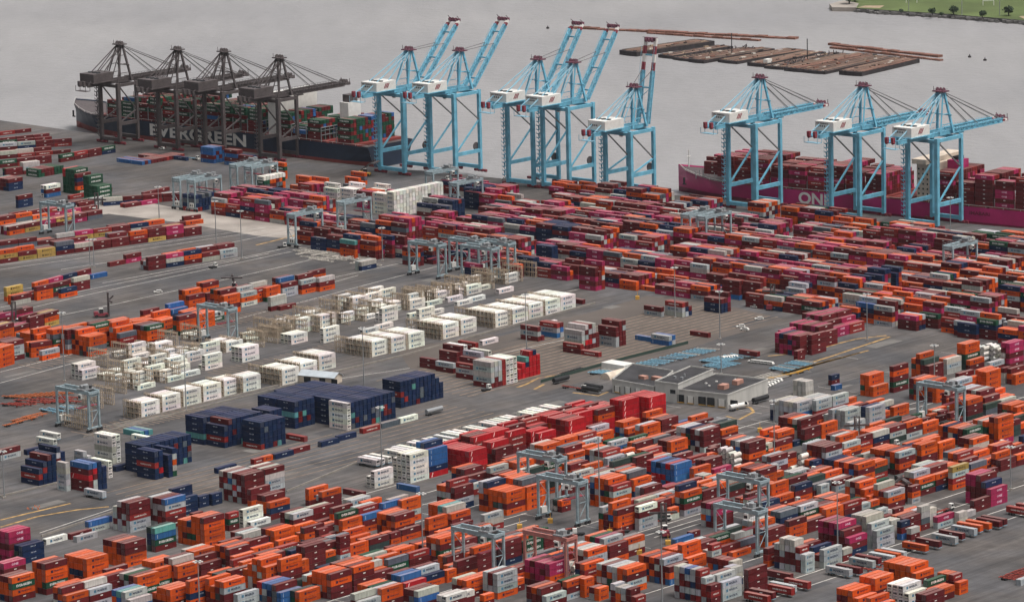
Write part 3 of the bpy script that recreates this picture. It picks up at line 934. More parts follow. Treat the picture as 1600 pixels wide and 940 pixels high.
bays('''
X 486 363 mom 4n 4o
X 508 373 nnn 4m
X 521 371 nnn 4m
X 532 369 onnm mnom 4m
X 554 376 oomt 4n 4o 4m
X 579 377 mmom 4o 3m
X 602 378 mnnn nnnn 4n
X 627 377 mnnm 4m
X 652 388 mxom mmnm
X 676 385 mnmo 3m
X 750 413 nnnp mmm
X 779 405 mmm
X 808 414 mmR mmo L=12.19
X 833 403 nnnn nnnn
X 862 385 nnnn nnnn
X 903 415 pmm mmmm
X 930 418 pmpmm pmmm 5p
X 971 427 mpm
X 1000 417 nm
X 995 425 pp
X 1018 427 mw mmm
X 1045 430 mo moo
X 1072 433 ooo
X 1103 440 mm
X 1027 449 o
X 1058 448 w
X 1084 452 w
X 1125 452 w
X 1130 430 bmm mmm 4m
X 1155 439 bmmm mmmR 4m
X 1188 442 mmmm 4R
X 1220 415 mmmm
X 1255 452 nww 3w 3n
X 1300 453 om 3m
X 1332 453 oom 3n
X 1378 430 mnmnn 5n 5n
X 1395 428 nnnnn nnnnn 5n
X 1340 478 nnm 4s 4g
X 1366 475 omnb 4w 4o
X 1396 484 oms 4s 4o
X 1394 480 womw 4m
X 1438 477 mRoo 4o 3m
X 1466 491 mmg 4m 4o
X 1500 499 omR 4w
X 1460 506 o
X 1492 511 b
X 1520 504 mnw 4w 4m
X 1551 500 mmng 4o
X 1584 500 omw 4s
X 1597 506 mow 3m
''', 'v', 'C')
for k, (U0, Va, Vb, lo, hi, ncol) in enumerate(((1757, 1738, 1235, 3, 4, 6), (1796, 1912, 1210, 4, 5, 6), (1831, 1905, 1190, 4, 5, 6), (1866, 1880, 1170, 4, 5, 6), (1901, 1770, 1150, 3, 5, 6), (1935, 1730, 1150, 3, 5, 6), (1969, 1760, 1640, 3, 4, 6))):
    far_row(U0, Va, Vb, pa, lo, hi, ncol, gap=.07 if k else .3)
far_row(1970, 1600, 1475, lambda v: ('E', 4), 2, 4, 6, .18)
far_row(1965, 1430, 1330, lambda v: ('k', 4), 3, 4, 6, .1)
far_row(1935, 1820, 1775, lambda v: ('C', 4), 2, 3, 6, .1)

def seg_row(x0, y0, x1, y1, hs, pal, ncol=1, gap=0.1, L=LC):
    """a row whose front foot runs between two photo points"""
    a = G(x0, y0); b = G(x1, y1); d = b - a; h = math.atan2(d.y, d.x); n = max(1, round(d.length / (L + .5)))
    for i in range(n):
        if rnd.random() < gap and n > 1: continue
        cols = []
        for j in range(ncol):
            v_ = rnd.choice(hs); cols.append(f'{v_ - 1}' + rnd.choice(PALS[pal]))
        lay(a + d.normalized() * (i * (L + .5)), h, cols, L, pal)
# left yard, lower rows
bays('''
p 742 460 oxoo mooo kmoo oomoo omokm
p 350 575 ow
p 308 442 oomo oommo mooo oooo oomo
p 50 505 mwwm mmwm 3m 3m
p -60 510 3m 3m
p 1225 372 moog 3x 3m 3m 3o
p 1030 425 mRx mooo 4o 4o
p 955 385 mooo 4o 4m
p 1280 255 mmoo ooo oko 3m
p 1430 232 nnb 3b
p 440 400 4o 4o 4m 4o
p 560 400 4m 4o 4o 4o
p 640 420 3s 3s 4o
p 810 360 4o 4g 4m 4m
p 870 330 4o 4w 4m
X 310 491 ooo kmo omo oom ooo
X 280 494 3m 3n
X 295 462 ooom 4o 4m
X 323 458 mmm 4m 4o
X 350 462 omoo 4m 4o 4k
X 377 458 Wow 3w 3m
X 399 451 ooR 3s
X 441 443 wwm 3b 3m
X 467 439 omw 3m
X 499 434 oms
X 485 424 3m
X 423 464 mss
X 438 478 m
X 565 409 ns ww
X 143 429 b
X 108 436 om
X 10 449 oyy
X 57 448 oom
X 75 444 2m
X 115 434 mms L=12.19
''', 'u', 'k')
for a in ((0, 412, 318, 366, (2, 3), 'F', 3, 0), (0, 391, 308, 350, (1, 2), 'F', 3, 0), (15, 368, 172, 338, (2,), 'F', 3, 0), (0, 352, 160, 325, (1, 2), 'F', 3, 0), (172, 417, 226, 406, (1, 2), 'V', 1, 0), (226, 412, 262, 406, (1,), 'V', 1, 0),
          (232, 423, 362, 402, (2, 3), 'E', 3, 0), (110, 312, 170, 300, (1,), 'V', 1, .2), (88, 333, 170, 318, (2,), 'E', 2, 0), (110, 345, 160, 336, (1,), 'x' if 0 else 's' if 0 else 'k', 1, 0), (22, 477, 105, 460, (2,), 'F', 2, 0), (96, 466, 124, 460, (2,), 'g' if 0 else 'E', 1, 0), (55, 456, 138, 434, (2,), 'F', 1, 0), (0, 532, 92, 506, (2, 3), 'F', 3, 0), (0, 575, 30, 566, (4,), 'k', 3, 0),
          (0, 505, 40, 496, (2,), 'V', 2, 0), (0, 212, 50, 206, (1,), 'D', 1, 0), (0, 222, 84, 213, (1, 2), 'D', 1, 0), (0, 236, 108, 228, (2,), 'D', 1, 0), (0, 249, 132, 237, (1, 2), 'D', 2, .1), (0, 263, 92, 253, (2,), 'D', 1, 0), (95, 254, 183, 238, (2,), 'D', 1, 0), (36, 267, 98, 258, (1,), 'D', 1, 0),
          (10, 276, 60, 270, (2, 3), 'D', 2, 0), (162, 322, 275, 314, (2,), 'D', 2, 0), (195, 325, 235, 319, (1,), 'V', 2, 0), (205, 318, 275, 302, (2,), 'D', 1, 0), (0, 226, 80, 219, (1,), 'D', 1, .1)):
    seg_row(*a)
bays('''
X 120 272 gomnm gggggg gggggg gggggg ggggrr
X 152 291 gggg gggg gggg
X 143 276 gggggg gggggg gggggg
X 72 290 bmW WbW
X 13 280 nnm nmm mmm mmR mmt
X 28 306 nnm
''', 'u', 'D')


for a in ((20, 563, 235, 533, (3, 4), 'k', 4, 0), (228, 530, 345, 500, (2, 3), 'k', 4, 0.1), (345, 490, 515, 447, (2, 3), 'k', 3, 0), (40, 548, 240, 520, (3,), 'k', 4, .1)):
    seg_row(*a)
# reefers: racks and boxes
RACK = []
def reefer_line(lst, depth, top='WWW'):
    for (tl, x, y) in lst:
        X, Y = anchor(tl, x, y); g = G(X, Y, 3 * HC); g.z = 0
        lay(g, ANG, [top] * depth, LC, 'W'); RACK.append((g - Ud * 1.6, depth, 3))
reefer_line([('m', 110, 370), ('m', 285, 315), ('m', 460, 268), ('m', 627, 228), ('m', 798, 184), ('m', 958, 160)], 4)
reefer_line([('m', 1283, 95), ('X', 469, 568), ('X', 498, 556)], 6)
reefer_line([('X', 581, 534), ('X', 611, 528), ('X', 638, 522), ('X', 692, 507), ('X', 720, 500)], 7)
reefer_line([('X', 774, 489), ('X', 800, 484), ('X', 826, 476), ('X', 852, 470), ('X', 876, 464)], 8)
EMPT = []
r5 = random.Random(5)
for (x0, y0, x1, y1, n_) in ((150, 640, 185, 630, 2), (118, 672, 150, 665, 2), (165, 600, 470, 520, 14), (185, 618, 290, 590, 5), (150, 578, 330, 530, 5), (400, 545, 690, 470, 13), (415, 527, 600, 474, 9), (560, 505, 870, 425, 14), (650, 478, 840, 424, 9)):
    for i in range(n_):
        f = (i + .5) / n_; g = G(x0 + (x1 - x0) * f, y0 + (y1 - y0) * f); d_, m_ = r5.choice((4, 5, 5)), r5.choice((2, 3, 3)); EMPT.append((g, d_, m_))
        if r5.random() < .42 and n_ > 2: lay(g + Ud * 1.7, ANG, ['W' * r5.randint(1, m_) if r5.random() < .45 else '' for _ in range(d_)] + ['W'], LC, 'W')
for (x, y, cols, L_) in ((128, 578, 'WW WWW WWW', LC), (146, 587, 'W W', LC), (241, 555, 'WWW W W', LC), (230, 573, 'WWW WW', LC), (220, 586, 'WW', LC), (262, 560, 'WWW WW', LC), (270, 572, 'WW', LC), (283, 583, 'W', LC),
                          (295, 565, 'WWW', LC), (320, 555, 'WWW W', LC), (332, 567, 'W W', LC), (378, 543, 'WWW WWW WWW', LC), (390, 547, 'WW', LC), (455, 523, 'WW WW WW', LC), (500, 493, 'WWW WWW', LC), (535, 489, 'WW', LC), (505, 513, 'WWW', LC), (510, 526, 'W', LC),
                          (567, 515, 'W', LC), (590, 508, 'W', LC), (607, 466, 'WWW WWW', LC), (597, 482, 'WWW WW', LC), (640, 490, 'WW', LC), (655, 483, 'WWW', LC), (670, 486, 'W', LC), (662, 473, 'W W', LC), (700, 465, 'W', LC), (745, 448, 'W', LC), (735, 465, 'W', LC), (780, 452, 'W', LC), (690, 461, 'W', LC), (720, 470, 'W', LC), (215, 602, 'W', LC)):
    g = G(x, y, len(cols.split()[0]) * HC); g.z = 0; lay(g, ANG, cols.split(), L_, 'W')

# white reefers on chassis along the road and trailers in the lower right lot
TRAILERS = []
for tl, lst in (('n', (('W', 575, 815), ('W', 632, 800), ('W', 800, 752), ('W', 862, 728), ('W', 985, 690), ('W', 1110, 662), ('W', 1170, 643), ('W', 1268, 610), ('W', 1325, 600))),
                ('q', (('W', 120, 352), ('W', 250, 310), ('W', 335, 290), ('W', 422, 266), ('W', 573, 226), ('W', 640, 202), ('W', 752, 176))),
                ('a', (('o', 583, 432), ('m', 693, 398), ('w', 830, 365), ('m', 888, 332), ('w', 990, 295), ('o', 1038, 268), ('o', 1112, 250), ('m', 1200, 232), ('m', 1240, 214), ('R', 1450, 135), ('w', -55, 632), ('m', 30, 617), ('w', 140, 562), ('m', 188, 535), ('w', 303, 520), ('o', 352, 500), ('w', 400, 486), ('R', 1530, 112))),
                ('b', (('R', 665, 735), ('w', 545, 765), ('R', 530, 787), ('m', 372, 820), ('R', 330, 850), ('m', 520, 668))),
                ('X', (('w', 131, 762), ('W', 62, 672), ('W', 56, 681), ('m', 1154, 545), ('W', 400, 0)))):
    for c, x, y in lst:
        if tl == 'X' and y == 0: continue
        X, Y = anchor(tl, x, y); g = G(X, Y, 1.35 + HC); g.z = 0; h = ANG - math.pi / 2
        for dq in ((0, 3.3) if c == 'W' and tl in 'nq' else (0,)):
          g2 = g + Ud * dq
          if foot_free(g2, h, LC):
            g_, g = g, g2
            bid = len(BAYS); BAYS.append(dict(name='trailer', corner=g, n=1)); BOXES.append([c, LC, g + Vector((0, 0, 1.35)), h, bid, 0, 0, c == 'W', 1]); TRAILERS.append((g, h, c)); g = g_
for c, x, y, L_ in (('n', 181, 728, LC), ('m', 208, 720, LC), ('R', 397, 717, 6.06), ('o', 412, 713, 6.06), ('n', 430, 709, LC), ('m', 456, 701, LC), ('n', 502, 690, LC), ('n', 529, 681, LC), ('R', 567, 669, LC), ('x', 597, 661, LC), ('W', 626, 653, LC), ('n', 340, 731, LC), ('m', 368, 724, LC), ('W', 847, 505, LC), ('W', 754, 532, LC), ('w', 120, 838, LC)):
    g = G(x, y, HC); g.z = 0; lay(g, ANG, [c], L_)

# deck cargo of the two ships
EV = dict(U0=1984, beam=46, deck=12.5, bow=2243, stern=1934)
ON = dict(U0=2018, beam=41, deck=9.5, bow=1716, stern=1360)
def frame_of(q, delta):
    ex = Vector((math.cos(ANG - math.pi / 2 + delta), math.sin(ANG - math.pi / 2 + delta), 0)); ey = Vector((-ex.y, ex.x, 0)); return ex, ey
EV['h'] = 0.0; EV['B'] = P(EV['U0'], EV['bow'])
ON['h'] = 0.088; _x, _y = frame_of(ON, ON['h']); _a = G(1235, 321) + _y * 3                     # near side passes just off the quay edge
_c = G(1055, 265, 15) - _y * ON['beam'] / 2; ON['B'] = _a + _x * ((_c - _a).dot(_x) - 12)
def deck_bay(q, V_, t0, ncol, hs, pal, base, front=None):
    cols = []
    for j in range(ncol):
        h_ = hs + rnd.choice((0, 0, 0, -1)) if j % 3 == 0 else hs
        cols.append(f'{h_ - 1}' + rnd.choice(PALS[pal]))
    if front: cols[0] = front
    ex, ey = frame_of(q, q['h']); c_ = q['B'] + ex * (q['bow'] - V_ + 12.19) + ey * t0
    lay(Vector((c_.x, c_.y, 0)), ANG - math.pi / 2 + q['h'], cols, LC, pal, flip=True, base=base)
PALS['e'] = 'gggggmmmRmgb'; PALS['1'] = 'mmmmppRmmRmmmp'
for k, (V_, h_) in enumerate(((1949, 6), (1963, 0), (1977, 5), (1991, 3), (2006, 6), (2020, 0), (2034, 6), (2048, 6), (2062, 6), (2076, 6), (2090, 5), (2104, 6), (2118, 5), (2132, 6), (2146, 4), (2160, 5), (2174, 4))):
    if h_: deck_bay(EV, V_ + 12.19, 1.5, 15, h_, 'e', EV['deck'] + 1.0, 'mgmgmg'[:h_] if k == 0 else ('mmgmgg'[:h_] if k % 3 else None))
for k, (V_, h_) in enumerate(((1662, 4), (1649, 5), (1634, 6), (1621, 6), (1607, 5), (1594, 5), (1580, 5), (1566, 6), (1552, 5), (1538, 5), (1488, 7), (1474, 5), (1461, 7), (1447, 6), (1433, 7), (1419, 7), (1405, 7), (1391, 6))):
    V_ += 14
    nc = 13 if k > 1 else (8 if k == 0 else 11)
    deck_bay(ON, V_ + 12.19, 1.5 + (13 - nc) * PIT / 2, nc, h_, '1', ON['deck'] + 1.0 + (2 if k < 2 else 0))

# ------------------------------------------------------------------ which containers show largest: cast rays from the camera over plain boxes
def corners(b, grow=0.0):
    c, L, p, h = b[:4]; ex = Vector((math.cos(h), math.sin(h), 0)); ey = Vector((-math.sin(h), math.cos(h), 0)); ez = Vector((0, 0, HC - .05))
    return [p, p + ex * L, p + ex * L + ey * WC, p + ey * WC, p + ez, p + ez + ex * L, p + ez + ex * L + ey * WC, p + ez + ey * WC]
# leave out boxes walled in on every side
occ = {}
for i, b in enumerate(BOXES): occ[(b[4], b[5], b[6], round(b[2].dot(Ud) + b[2].dot(Wd), 0))] = i
def rays():
    V_, F_ = [], []
    for b in BOXES:
        o = len(V_); V_ += corners(b); F_ += [(o, o + 1, o + 5, o + 4), (o + 1, o + 2, o + 6, o + 5), (o + 2, o + 3, o + 7, o + 6), (o + 3, o, o + 4, o + 7), (o + 4, o + 5, o + 6, o + 7)]
    t = BVHTree.FromPolygons(V_, F_); cnt = {}; org = Vector((0, 0, CH)); W_, H_ = 800, 470
    for j in range(190, H_):
        for i in range(W_):
            d = (_fw * CF + R2 * (i * 2 + 1 - 800) - U2 * (j * 2 + 1 - 470)).normalized(); r = t.ray_cast(org, d)
            if r[2] is not None: k = r[2] // 5; cnt[k] = cnt.get(k, 0) + 1
    seen = set()
    for dx in (-250, 250):                                     # what a step to either side would also show
        org2 = Vector((dx, 0, CH))
        for j in range(0, H_, 3):
            for i in range(0, W_, 2):
                d = (_fw * CF + R2 * (i * 2 + 1 - 800) - U2 * (j * 2 + 1 - 470)).normalized(); hit = org + d * ((0 - CH) / d.z)
                r = t.ray_cast(org2, (hit - org2).normalized())
                if r[2] is not None: seen.add(r[2] // 5)
    return cnt, seen
CNT, SEEN2 = rays()
order = sorted(CNT, key=lambda k: -CNT[k])
ONE_BY_ONE = set(order[:300])
print('boxes', len(BOXES), 'seen', len(CNT), 'dropped columns', DROPPED[0], 'limit', CNT[order[299]])

def assemble(items, name, near, local=None):
    """one mesh out of container records; paint goes into a face colour attribute"""
    Vs, Fl, Fn, Cs, o = [], [], [], [], 0
    for b in items:
        c, L, p, h, bid, j, t, flip, n = b
        V_, F_, C_ = template(c, L, near, flip, True)
        ch, sh = (1, 0) if local else (math.cos(h), math.sin(h))
        X = V_[:, 0] * ch - V_[:, 1] * sh; Y = V_[:, 0] * sh + V_[:, 1] * ch; q = np.stack([X, Y, V_[:, 2]], 1)
        if not local: q = q + np.array(p)
        rr = random.Random(int(p.x * 7 + p.y * 13 + p.z * 31)); tint = rr.uniform(.78, 1.18) * np.array([rr.uniform(.94, 1.06) for _ in range(3)])
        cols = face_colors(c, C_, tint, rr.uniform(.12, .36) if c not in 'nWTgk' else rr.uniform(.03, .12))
        Vs.append(q); Fl += [tuple(o + i for i in f) for f in F_]
        for f, cc in zip(F_, cols): Cs.append((cc, len(f)))
        o += len(V_)
    me = bpy.data.meshes.new(name); me.from_pydata(np.concatenate(Vs).tolist(), [], Fl)
    at = me.color_attributes.new('paint', 'FLOAT_COLOR', 'CORNER')
    arr = np.ones((sum(n for _, n in Cs), 4), np.float32); i = 0
    for cc, n in Cs: arr[i:i + n, :3] = cc; i += n
    at.data.foreach_set('color', arr.ravel()); me.materials.append(M['paint']); me.update(); return me

MARKS_TXT = dict(o='orange container with a dark logo and lettering', m='maroon container with a small white tag', r='bright red container with a white slash', R='brick red container with white lettering', w='grey container with dark lettering',
                 W='white refrigerated container with dark lettering', n='navy container with small pale lettering', b='blue container with a thin pale stripe', g='dark green container with white letters', t='plain teal container', p='magenta container with pale letters',
                 y='mustard container with dark lettering', x='plain slate container', s='plain pale grey container', k='plain dark green container', T='white tank container in a frame')
rest = []
for i, b in enumerate(BOXES):
    if i not in ONE_BY_ONE:
        if i in CNT or i in SEEN2: rest.append(b)
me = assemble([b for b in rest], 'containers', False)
o = bpy.data.objects.new('containers', me); COL.objects.link(o)
tag(o, 'stacked shipping containers of all colours filling the far yards and ship decks', 'containers', kind='stuff')
# the 300 that show largest: each an object with its own doors
def door_mesh(c, flip, tint, L):
    mb = MB(); x0, x1 = (-.035, -.003) if not flip else (L + .003, L + .035)
    k = bpy.data.materials  # one material per colour of steel
    nm = 'door_paint_' + {'o': 'orange', 'm': 'maroon', 'r': 'red', 'R': 'brick', 'w': 'grey', 'W': 'white', 'n': 'navy', 'b': 'blue', 'g': 'green', 't': 'teal', 'p': 'magenta', 'y': 'mustard', 'x': 'slate', 's': 'pale', 'k': 'dark', 'T': 'tank'}[c]
    if nm not in M: M[nm] = mat(nm, tuple(v * .85 for v in PAL[c]), 0.6, var=.15, scale=.8)
    mb.box((x0 if not flip else x0, .16, .16), (x1, 1.20, HC - .2), nm); mb.box((x0, 1.24, .16), (x1, WC - .16, HC - .2), nm)
    e0, e1 = (x0 - .05, x0 - .005) if not flip else (x1 + .005, x1 + .05)
    for y in (.42, .9, 1.52, 2.0): mb.box((e0, y, .1), (e1, y + .05, HC - .15), 'steel')
    return mb.mesh('door')
DOORS = {}
INDIV = []
for i in sorted(ONE_BY_ONE):
    b = BOXES[i]; c, L, p, h, bid, j, t, flip, n = b
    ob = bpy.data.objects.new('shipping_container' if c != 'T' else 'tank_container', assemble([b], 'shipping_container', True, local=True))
    COL.objects.link(ob); ob.location = p; ob.rotation_euler = (0, 0, h)
    if c not in 'TW':
        kk = (c, flip, L)
        if kk not in DOORS: DOORS[kk] = door_mesh(c, flip, 1, L)
        d = bpy.data.objects.new('door', DOORS[kk]); COL.objects.link(d); d.parent = ob
    INDIV.append((ob, b))

# ------------------------------------------------------------------ ship hulls
def hull(name, q_, U0, beam, bow, stern, deck, flare, mat_low, mat_top, zsplit, label, rise):
    ex_, ey_ = frame_of(q_, q_['h']); c_ = q_['B'] + ex_ * ((bow - stern) / 2) + ey_ * (beam / 2)
    root = empty(name, (c_.x, c_.y, -2.6)); tag(root, label, 'container ship', None)
    rz = ANG - math.pi / 2 + q_['h']; root.rotation_euler = (0, 0, rz)          # own x toward the stern end (v), y away to the water
    Lh = bow - stern; hb = beam / 2; mb = MB(); st = []
    N = 30
    for i in range(N + 1):
        s_ = i / N; x = -Lh / 2 + s_ * Lh; d0 = s_ * Lh
        wd = hb * min(1, (d0 / (Lh * .13)) ** .55) if s_ < .13 else hb
        ww = hb * min(1, max(0, (d0 - 7) / (Lh * .22)) ** .7) if s_ < .3 else hb
        if s_ > .93: ww *= 1 - (s_ - .93) / .07 * .35; wd *= 1 - (s_ - .93) / .07 * .06
        zd = deck + 2.6 + rise * max(0, 1 - d0 / (Lh * .12)) ** 1.3
        st.append((x, max(wd, .25), max(ww, .1), zd))
    for side in (-1, 1):
        for i in range(N):
            a, b_ = st[i], st[i + 1]
            def pt(s_, z):
                f = min(1, max(0, (z - .0) / s_[3])); w2 = s_[2] + (s_[1] - s_[2]) * f ** .8
                return (s_[0], side * w2, z)
            zs = [-1.0, zsplit]
            for (fa, fb, m) in ((0, 1, mat_low), (1, 2, mat_top)):
                za = [-1.0, zsplit, None]
                def lev(s_, k): return pt(s_, za[k]) if za[k] is not None else (s_[0], side * s_[1], s_[3])
                if fa == 1:
                    mids = [lambda s_: pt(s_, zsplit), lambda s_: pt(s_, (zsplit + s_[3]) / 2), lambda s_: (s_[0], side * s_[1], s_[3])]
                    for q in range(2):
                        Q = [mids[q](a), mids[q](b_), mids[q + 1](b_), mids[q + 1](a)]; mb.poly(Q if side < 0 else Q[::-1], m)
                else:
                    Q = [lev(a, 0), lev(b_, 0), lev(b_, 1), lev(a, 1)]; mb.poly(Q if side < 0 else Q[::-1], m)
    e = st[-1]; mb.poly([(e[0], -e[2], -1), (e[0], e[2], -1), (e[0], e[1], e[3]), (e[0], -e[1], e[3])], mat_top)
    mb.build('hull', root)
    dk = MB()
    for i in range(N):
        a, b_ = st[i], st[i + 1]; dk.poly([(a[0], -a[1] + .05, a[3] - .9), (b_[0], -b_[1] + .05, b_[3] - .9), (b_[0], b_[1] - .05, b_[3] - .9), (a[0], a[1] - .05, a[3] - .9)], 'dark_crane')
    x = -Lh / 2 + Lh * .16
    while x < Lh / 2 - 8:
        dk.box((x, -hb + 1.3, deck + 1.8), (x + 11.8, hb - 1.3, deck + 3.4), 'hull_red'); x += 14
    dk.build('deck', root)
    rl = MB()
    for i in range(0, N):
        a, b_ = st[i], st[i + 1]
        for side in (-1, 1):
            rl.bar((a[0], side * a[1], a[3] + 1.1), (b_[0], side * b_[1], b_[3] + 1.1), .14, 'white'); rl.bar((a[0], side * a[1], a[3]), (a[0], side * a[1], a[3] + 1.1), .14, 'white')
    rl.build('railing', root)
    for side in (-1, 1):
        an = MB(); xx = -Lh / 2 + 13; an.bar((xx, side * hb * .62, deck + 2), (xx, side * hb * .62, deck - 2.5), .9, 'black'); an.bar((xx - 1.3, side * hb * .6, deck - 2.3), (xx + 1.3, side * hb * .6, deck - 2.3), .7, 'black'); an.build('anchor', root)
    return root, hb, Lh
ev, hb, Lh = hull('container_ship', EV, EV['U0'], EV['beam'], EV['bow'], EV['stern'], EV['deck'], 0, 'hull_red', 'navy_hull', 4.6, 'dark navy container ship with big white letters and green deck cargo', 5)
tx = MB(); Vc = (EV['bow'] + EV['stern']) / 2
text_on(tx, 'EVERGREEN', (Vc - 2142, -hb - .14, 5.4), (1, 0, 0), (0, 0, 1), 8.4, 95, 'white'); tx.build('lettering', ev)
wk = MB()                                                             # lashing bridges between the bays
for V_ in range(1962, 2190, 14):
    x = Vc - V_ - .3
    for y in range(-22, 23, 4): wk.box((x - .25, y - .15, EV['deck'] + 3), (x + .25, y + .15, EV['deck'] + 12), 'steel')
    for z in (7, 10, 12): wk.box((x - .6, -22, EV['deck'] + z - .1), (x + .6, 22, EV['deck'] + z + .1), 'steel')
wk.build('lashing_bridges', ev)
sp = MB()
sp.box((Vc - 2028, -20, EV['deck']), (Vc - 2021, 20, 44), 'white'); sp.box((Vc - 2027, -24, 40), (Vc - 2022, 24, 43), 'white'); sp.build('accommodation_block', ev)
fn = MB(); fn.box((Vc - 1974, -6, EV['deck']), (Vc - 1966, 6, 40), 'white'); fn.box((Vc - 1973, -4, 40), (Vc - 1967, 4, 45), 'dark_crane'); fn.build('funnel', ev)

on, hb, Lh = hull('container_ship', ON, ON['U0'], ON['beam'], ON['bow'], ON['stern'], ON['deck'], 0, 'plum', 'magenta', 3.2, 'magenta container ship with large white ONE lettering and maroon deck cargo', 5)
tx = MB(); Vc = (ON['bow'] + ON['stern']) / 2
text_on(tx, 'ONE', (Vc - 1612, -hb - .14, 3.8), (1, 0, 0), (0, 0, 1), 7.4, 24, 'white'); tx.build('name_lettering', on); tx = MB()
text_on(tx, 'IMABARI', (Vc - 1490, -hb - .12, 7.4), (1, 0, 0), (0, 0, 1), 2.2, 14, 'plum'); tx.build('port_lettering', on)
sp = MB(); x0 = Vc - 1529; x1 = Vc - 1517
sp.box((x0, -17, ON['deck']), (x1, 17, 35), 'cream')
for z in range(13, 34, 3):
    for y in range(-15, 16, 3): sp.box((x0 - .1, y - .6, z), (x0 - .04, y + .6, z + 1.1), 'glass')
    for x in range(int(x0) + 1, int(x1) - 1, 3): sp.box((x, -17.1, z), (x + 1, -17.03, z + 1.1), 'glass')
sp.box((x0 - 1, -21, 35), (x1 - 3, 21, 38), 'cream'); sp.box((x0 - 1.1, -20.6, 36.3), (x1 - 3.2, 20.6, 37.4), 'glass')
sp.build('accommodation_block', on)
fn = MB(); fn.box((Vc - 1514.0, -6, ON['deck']), (Vc - 1506.0, 5, 36), 'cream'); fn.box((Vc - 1514.1, -6.1, 31), (Vc - 1505.9, 5.1, 36.5), 'magenta'); fn.box((Vc - 1512.0, -4, 36.5), (Vc - 1508.0, 3, 38.5), 'black'); fn.build('funnel', on)
mt = MB(); mt.bar((x0 + 5, 0, 38), (x0 + 5, 0, 47), .5, 'white'); mt.bar((x0 + 5, -3, 42), (x0 + 5, 3, 42), .35, 'white'); mt.bar((x0 + 5, -2, 45), (x0 + 5, 2, 45), .8, 'black'); mt.build('mast', on)
wk = MB()
for V_, _h in ((1676, 0), (1662, 0), (1648, 0), (1634, 0), (1620, 0), (1606, 0), (1593, 0), (1579, 0), (1565, 0), (1551, 0), (1502, 0), (1487, 0), (1473, 0), (1460, 0), (1446, 0), (1432, 0)):
    V_ += 14; x = Vc - V_ - .25
    for y in range(-18, 19, 4): wk.box((x - .2, y - .15, ON['deck'] + 3), (x + .2, y + .15, ON['deck'] + 8), 'steel')
wk.build('lashing_bridges', on)
fm = MB(); fm.bar((-Lh / 2 + 8, 0, 16), (-Lh / 2 + 8, 0, 27), .5, 'white'); fm.bar((-Lh / 2 + 8, -2, 23), (-Lh / 2 + 8, 2, 23), .4, 'white'); fm.build('foremast', on)

# ------------------------------------------------------------------ quay cranes
def lattice(mb, a, b, w, h, n, m, t=.35):
    """an open box girder between a and b"""
    a = Vector(a); b = Vector(b); d = (b - a).normalized(); x = d.cross(Vector((0, 0, 1)))
    x = Vector((1, 0, 0)) if x.length < .1 else x.normalized(); y = x.cross(d)
    cs = [(sx * w / 2, sy * h / 2) for sx, sy in ((-1, -1), (1, -1), (1, 1), (-1, 1))]
    for cx, cy in cs: mb.bar(a + x * cx + y * cy, b + x * cx + y * cy, t, m)
    for i in range(n):
        p = a.lerp(b, i / n); q = a.lerp(b, (i + 1) / n)
        for k in range(4):
            c0, c1 = cs[k], cs[(k + 1) % 4]
            e0, e1 = (c0, c1) if i % 2 else (c1, c0)
            mb.bar(p + x * e0[0] + y * e0[1], q + x * e1[0] + y * e1[1], t * .6, m)
def lattice_boom(mb, f, L_, m):
    for w in (-.7, .7):
        for u in (-1.1, 1.1): mb.bar(f(0, w, u), f(L_, w, u), .5, m)
    n = int(L_ / 2.6)
    for i in range(n):
        a, b_ = L_ * i / n, L_ * (i + 1) / n; s_ = 1 if i % 2 else -1
        for w in (-.7, .7): mb.bar(f(a, w, -1.1 * s_), f(b_, w, 1.1 * s_), .32, m)
        for u in (-1.1, 1.1): mb.bar(f(a, -.7 * s_, u), f(b_, .7 * s_, u), .3, m)
    mb.bar(f(0, 0, 0), f(L_, 0, 0), .8, m, 1.4)
